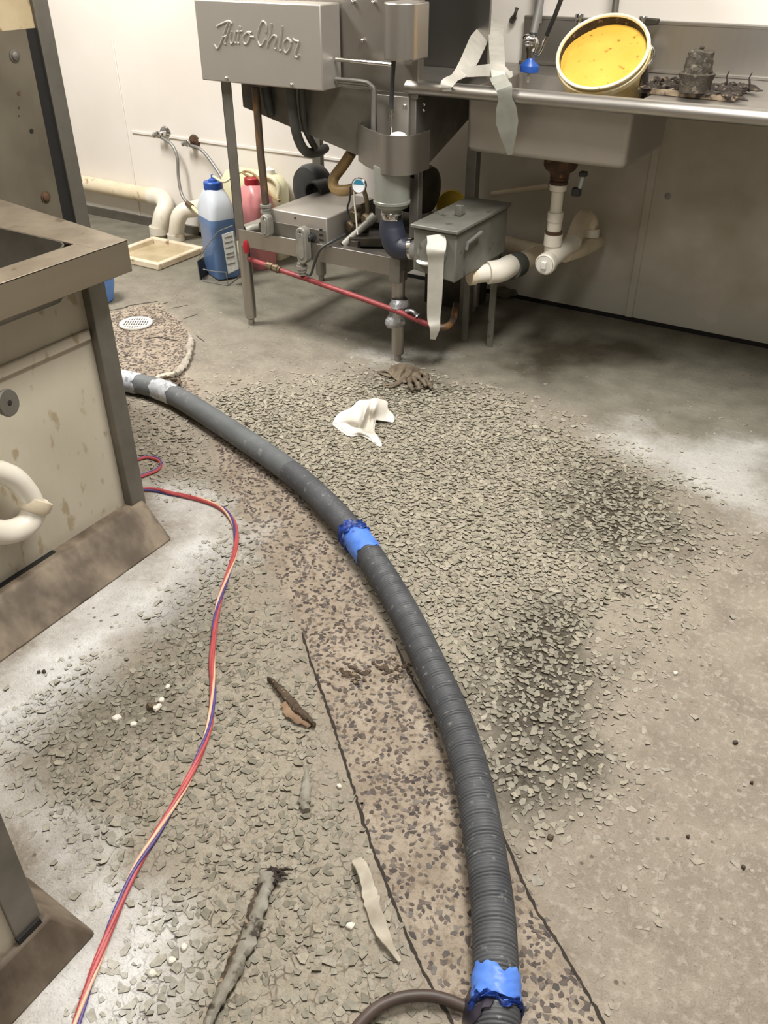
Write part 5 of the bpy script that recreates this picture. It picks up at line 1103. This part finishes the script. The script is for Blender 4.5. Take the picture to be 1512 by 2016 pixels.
def strip(px, wd, m, label, name='torn_strip', z=.006, jag=.25, th=.006, cat='strip', seed=1):
    r = np.random.default_rng(seed); P, s, _ = resample(spl([at(x, y, Z=z) for x, y in px], 8), .006); n = len(P)
    W = np.interp(np.linspace(0, 1, n), np.linspace(0, 1, len(wd)), wd)*(1+jag*(r.random(n)-.5))
    P[:, :2] += r.normal(0, .0012, (n, 2)); P[:, 2] += .003*r.random(n)
    MB().tube(P, W/2, 9, flat=None, up=(0,0,1)).build('x', m) if False else None
    b = MB(); T, N, B = frames(P); vs = []; k = 9
    for i in range(n):
        for j in range(k):
            a = 2*PI*j/k; q = 1+.35*(r.random()-.5); e = P[i]+N[i]*math.cos(a)*W[i]/2*q; e = e+V(0,0,1)*th*math.sin(a)*q; e[2] = max(.0012, e[2]); vs.append(e)
    b.add(vs, [(i*k+j, i*k+(j+1) % k, (i+1)*k+(j+1) % k, (i+1)*k+j) for i in range(n-1) for j in range(k)]+[tuple(range(k)), tuple(range((n-1)*k, n*k))])
    return b.build(name, m, label=label, cat=cat, ang=45)
strip([(530,1338),(548,1355),(570,1380),(597,1408),(622,1430)], [.006,.016,.020,.018,.006], STRIP_D, 'dark brown ridged strip lying left of the trench crack', z=.009, th=.008, seed=2)
strip([(560,1385),(580,1408),(605,1427),(616,1424)], [.02,.028,.022,.008], mat('tan_scrap', (150,124,98), (118,94,72), 30, .8, 0, .3, 100), 'tan scrap beside the dark brown ridged strip', 'tan_scrap', z=.006, th=.003, seed=9, cat='scrap')
strip([(603,1522),(602,1550),(600,1580),(606,1600)], [.008,.018,.024,.012], STRIP, 'short grey torn strip on the floor, smallest of the torn strips', seed=3)
strip([(528,1722),(520,1755),(508,1800),(492,1845),(470,1895),(440,1955),(415,2000),(398,2040)], [.026,.024,.020,.026,.022,.020,.018,.012], STRIP, 'long grey grimy strip with a tangled dark top near the lower edge', z=.010, th=.009, seed=4)
strip([(512,1748),(500,1790),(478,1850),(452,1905),(430,1950)], [.010,.018,.016,.018,.008], STRIP_D, 'dark ragged strip along the left side of the long grey strip', z=.008, th=.006, seed=8)
dt = MB()
for k in range(18):
    a = at(random.gauss(535,8), random.gauss(1722,8), Z=.008); d = V(random.uniform(-.02,.025), random.uniform(-.016,.012), random.uniform(-.002,.006)); dt.tube([a, a+d*.5+V(0,0,.004), a+d], [.004,.003,.001], 6)
for k in range(10):
    a = at(random.gauss(536,7), random.gauss(1720,6), Z=.008); dt.ball(a, random.uniform(.004,.009), 7, (1,1,.7), .6)
dt.build('dark_tangle', DIRT, label='tangle of dark wet fibres at the top end of the long grey strip', cat='debris', kind='stuff', ang=30)
P, s_, _ = resample(spl([at(x, y, Z=.008) for x, y in [(702,1690),(716,1720),(729,1762),(738,1800),(748,1822),(758,1848),(775,1875),(789,1894)]], 8), .007); n = len(P)
T, N, B = frames(P); tl_ = np.sin(np.linspace(0, 9, n))*.55; S = N*np.cos(tl_)[:, None]+V(0,0,1)[None]*np.sin(tl_)[:, None]
W = np.interp(np.linspace(0, 1, n), [0,.1,.3,.45,.6,.8,1], [.016,.028,.022,.028,.026,.020,.005])*(1+.3*(RNG.random(n)-.5)); P[:, 2] = .006+np.abs(np.sin(tl_))*W*.55
MB().ribbon(P, W, .002, S).build('torn_strip', STRIP_L, label='pale beige torn strip lying beside the trench crack', cat='strip', ang=30)
strip([(752,1800),(757,1790),(760,1775)], [.002,.0022,.002], STRIP_L, 'thin pale bristle beside the beige torn strip', 'bristle', z=.004, th=.001, cat='bristle', seed=6)
# caulk strip bent round the old drain patch
strip([(372,660),(376,672),(372,688),(374,695),(366,712),(357,726),(348,738)], [.012,.024,.030,.018,.026,.030,.016], ROPE, 'bent grey caulk strip along the edge of the brown patch by the drain', 'caulk_strip', z=.010, th=.010, seed=11)
strip([(306,748),(322,740),(340,737),(356,733)], [.014,.030,.022,.008], STRIP_L, 'short pale scrap behind the pale tape band of the hose', 'pale_scrap', z=.012, th=.008, seed=12, cat='scrap')
strip([(338,748),(352,748),(350,757),(342,764)], [.010,.012,.02,.016], STRIP_D, 'dark scrap behind the far end of the hose', 'dark_scrap', z=.008, th=.006, seed=13, cat='scrap')
# floor drain
d0 = at(268,637,Z=.004); dr_ = .062
fd = thing('floor_drain', (d0[0], d0[1], 0), 'round white floor drain grate set in the brown patch', 'floor drain')
MB().lathe((d0[0], d0[1], 0), (0,0,1), [(dr_,0),(dr_+.004,.004),(dr_+.003,.009),(dr_-.004,.010),(dr_-.008,.007),(dr_-.0082,.001)], 40, cap=False).build('rim', WHITE_PL, fd)
MB().lathe((d0[0], d0[1], .0012), (0,0,1), [(dr_-.006,0),(dr_-.006,.0012)], 40).build('drain_well', BLACK, fd, smooth=False)
gb_ = MB(); ca_, sa_ = math.cos(.55), math.sin(.55); Rz = rotm(0,0,.55)
for k in range(-5, 6):
    x = k*.0098; hl = math.sqrt(max(0, (dr_-.007)**2-x*x))
    if hl > .01: gb_.obox(V(d0[0], d0[1], .005)+Rz@V(x,0,0), (.0032, 2*hl, .004), Rz)
for y in (-.028, 0, .028):
    hl = math.sqrt((dr_-.007)**2-y*y); gb_.obox(V(d0[0], d0[1], .0051)+Rz@V(0,y,0), (2*hl, .005, .004), Rz)
gb_.build('grate', WHITE_PL, fd, smooth=False)
# loose bits: white flakes and dark crumbs one by one
fl_ = [((1330,1325),.006,'white flake on the bare concrete right of the hose'),((690,1822),.008,'pale oval pebble left of the beige torn strip'),((668,1547),.006,'white pebble just left of the trench crack'),
       ((330,1352),.007,'white flake nearest the red cord'),((318,1378),.008,'white stone flake left of the red cord'),((230,1414),.011,'largest white stone flake between kick base and red cord'),((262,1425),.008,'white stone flake right of the largest one'),
       ((338,1890),.008,'white flake beside the near end of the cord'),((362,1865),.007,'white flake right of the near end of the cord'),((300,1916),.009,'flat white flake low beside the cord')]
def pebble(p, r, seed, m, name, label, cat, group):
    rr = np.random.default_rng(seed); q = at(*p, Z=.004); b = MB(); k = 7; an = np.sort(rr.random(k))*2*PI; an = np.arange(k)*2*PI/k+rr.uniform(-.3,.3,k); R_ = r*rr.uniform(.7,1.15,k); h = r*.5
    vs = [q+V(R_[i]*math.cos(an[i])*1.05, R_[i]*math.sin(an[i])*1.05, -.003) for i in range(k)]+[q+V(R_[i]*math.cos(an[i]), R_[i]*math.sin(an[i]), h*.5) for i in range(k)]+[q+V(.6*R_[i]*math.cos(an[i]), .6*R_[i]*math.sin(an[i]), h) for i in range(k)]
    b.add(vs, [(i, (i+1) % k, k+(i+1) % k, k+i) for i in range(k)]+[(k+i, k+(i+1) % k, 2*k+(i+1) % k, 2*k+i) for i in range(k)]+[tuple(range(2*k, 3*k)), tuple(range(k))])
    b.build(name, m, label=label, cat=cat, group=group, ang=30)
FLK = mat('white_flake', (226,220,206), (206,198,182), 40, .6)
for i, (p, r, lb_) in enumerate(fl_): pebble(p, r*.85, 50+i, FLK, 'white_flake', lb_, 'flake', 'loose white flakes')
cr_ = [((1448,1461),.007,'dark splinter far right on the bare concrete'),((1480,1540),.005,'small dark crumb at the right edge of the bare concrete'),((1355,1646),.005,'dark crumb right of the smudge on the bare concrete'),((1464,1706),.005,'dark crumb lower right on the bare concrete'),
       ((1083,1648),.009,'brown chip just right of the hose'),((86,1321),.007,'dark crumb in the white patch by the kick base'),((76,1322),.005,'small dark crumb left of the other in the white patch')]
CRM = mat('dark_crumb', (70,58,47), (54,45,36), 40, .8)
for i, (p, r, lb_) in enumerate(cr_): pebble(p, r*.72, 80+i, CRM if i != 4 else STRIP_D, 'dark_crumb', lb_, 'crumb', 'loose dark crumbs')
mt = thing('muddy_scrap', at(305,1392,Z=0), 'muddy dark scrap with a pale flake left of the red cord', 'scrap')
MB().ball(at(300,1392,Z=.005), .013, 9, (1.1,.8,.6), .6).build('mud', GLOVE, mt, ang=30); MB().ball(at(309,1393,Z=.007), .010, 7, (.8,1.1,.6), .5).build('flake', FLK, mt, ang=20)
for (p, r, s, lb_) in (((690,1325),.022,21,'dark muddy clump on the trench strip, left of two'),((768,1318),.024,22,'dark muddy clump on the trench strip, right of two near the hose')):
    b = MB(); rr = random.Random(s)
    for k in range(26): b.ball(at(p[0]+rr.gauss(0,17), p[1]+rr.gauss(0,9), Z=.002), rr.uniform(.002,.006), 7, (1.4,1,.5), .7)
    b.build('mud_clump', STRIP_D, label=lb_, cat='mud clump', kind='stuff', ang=30)
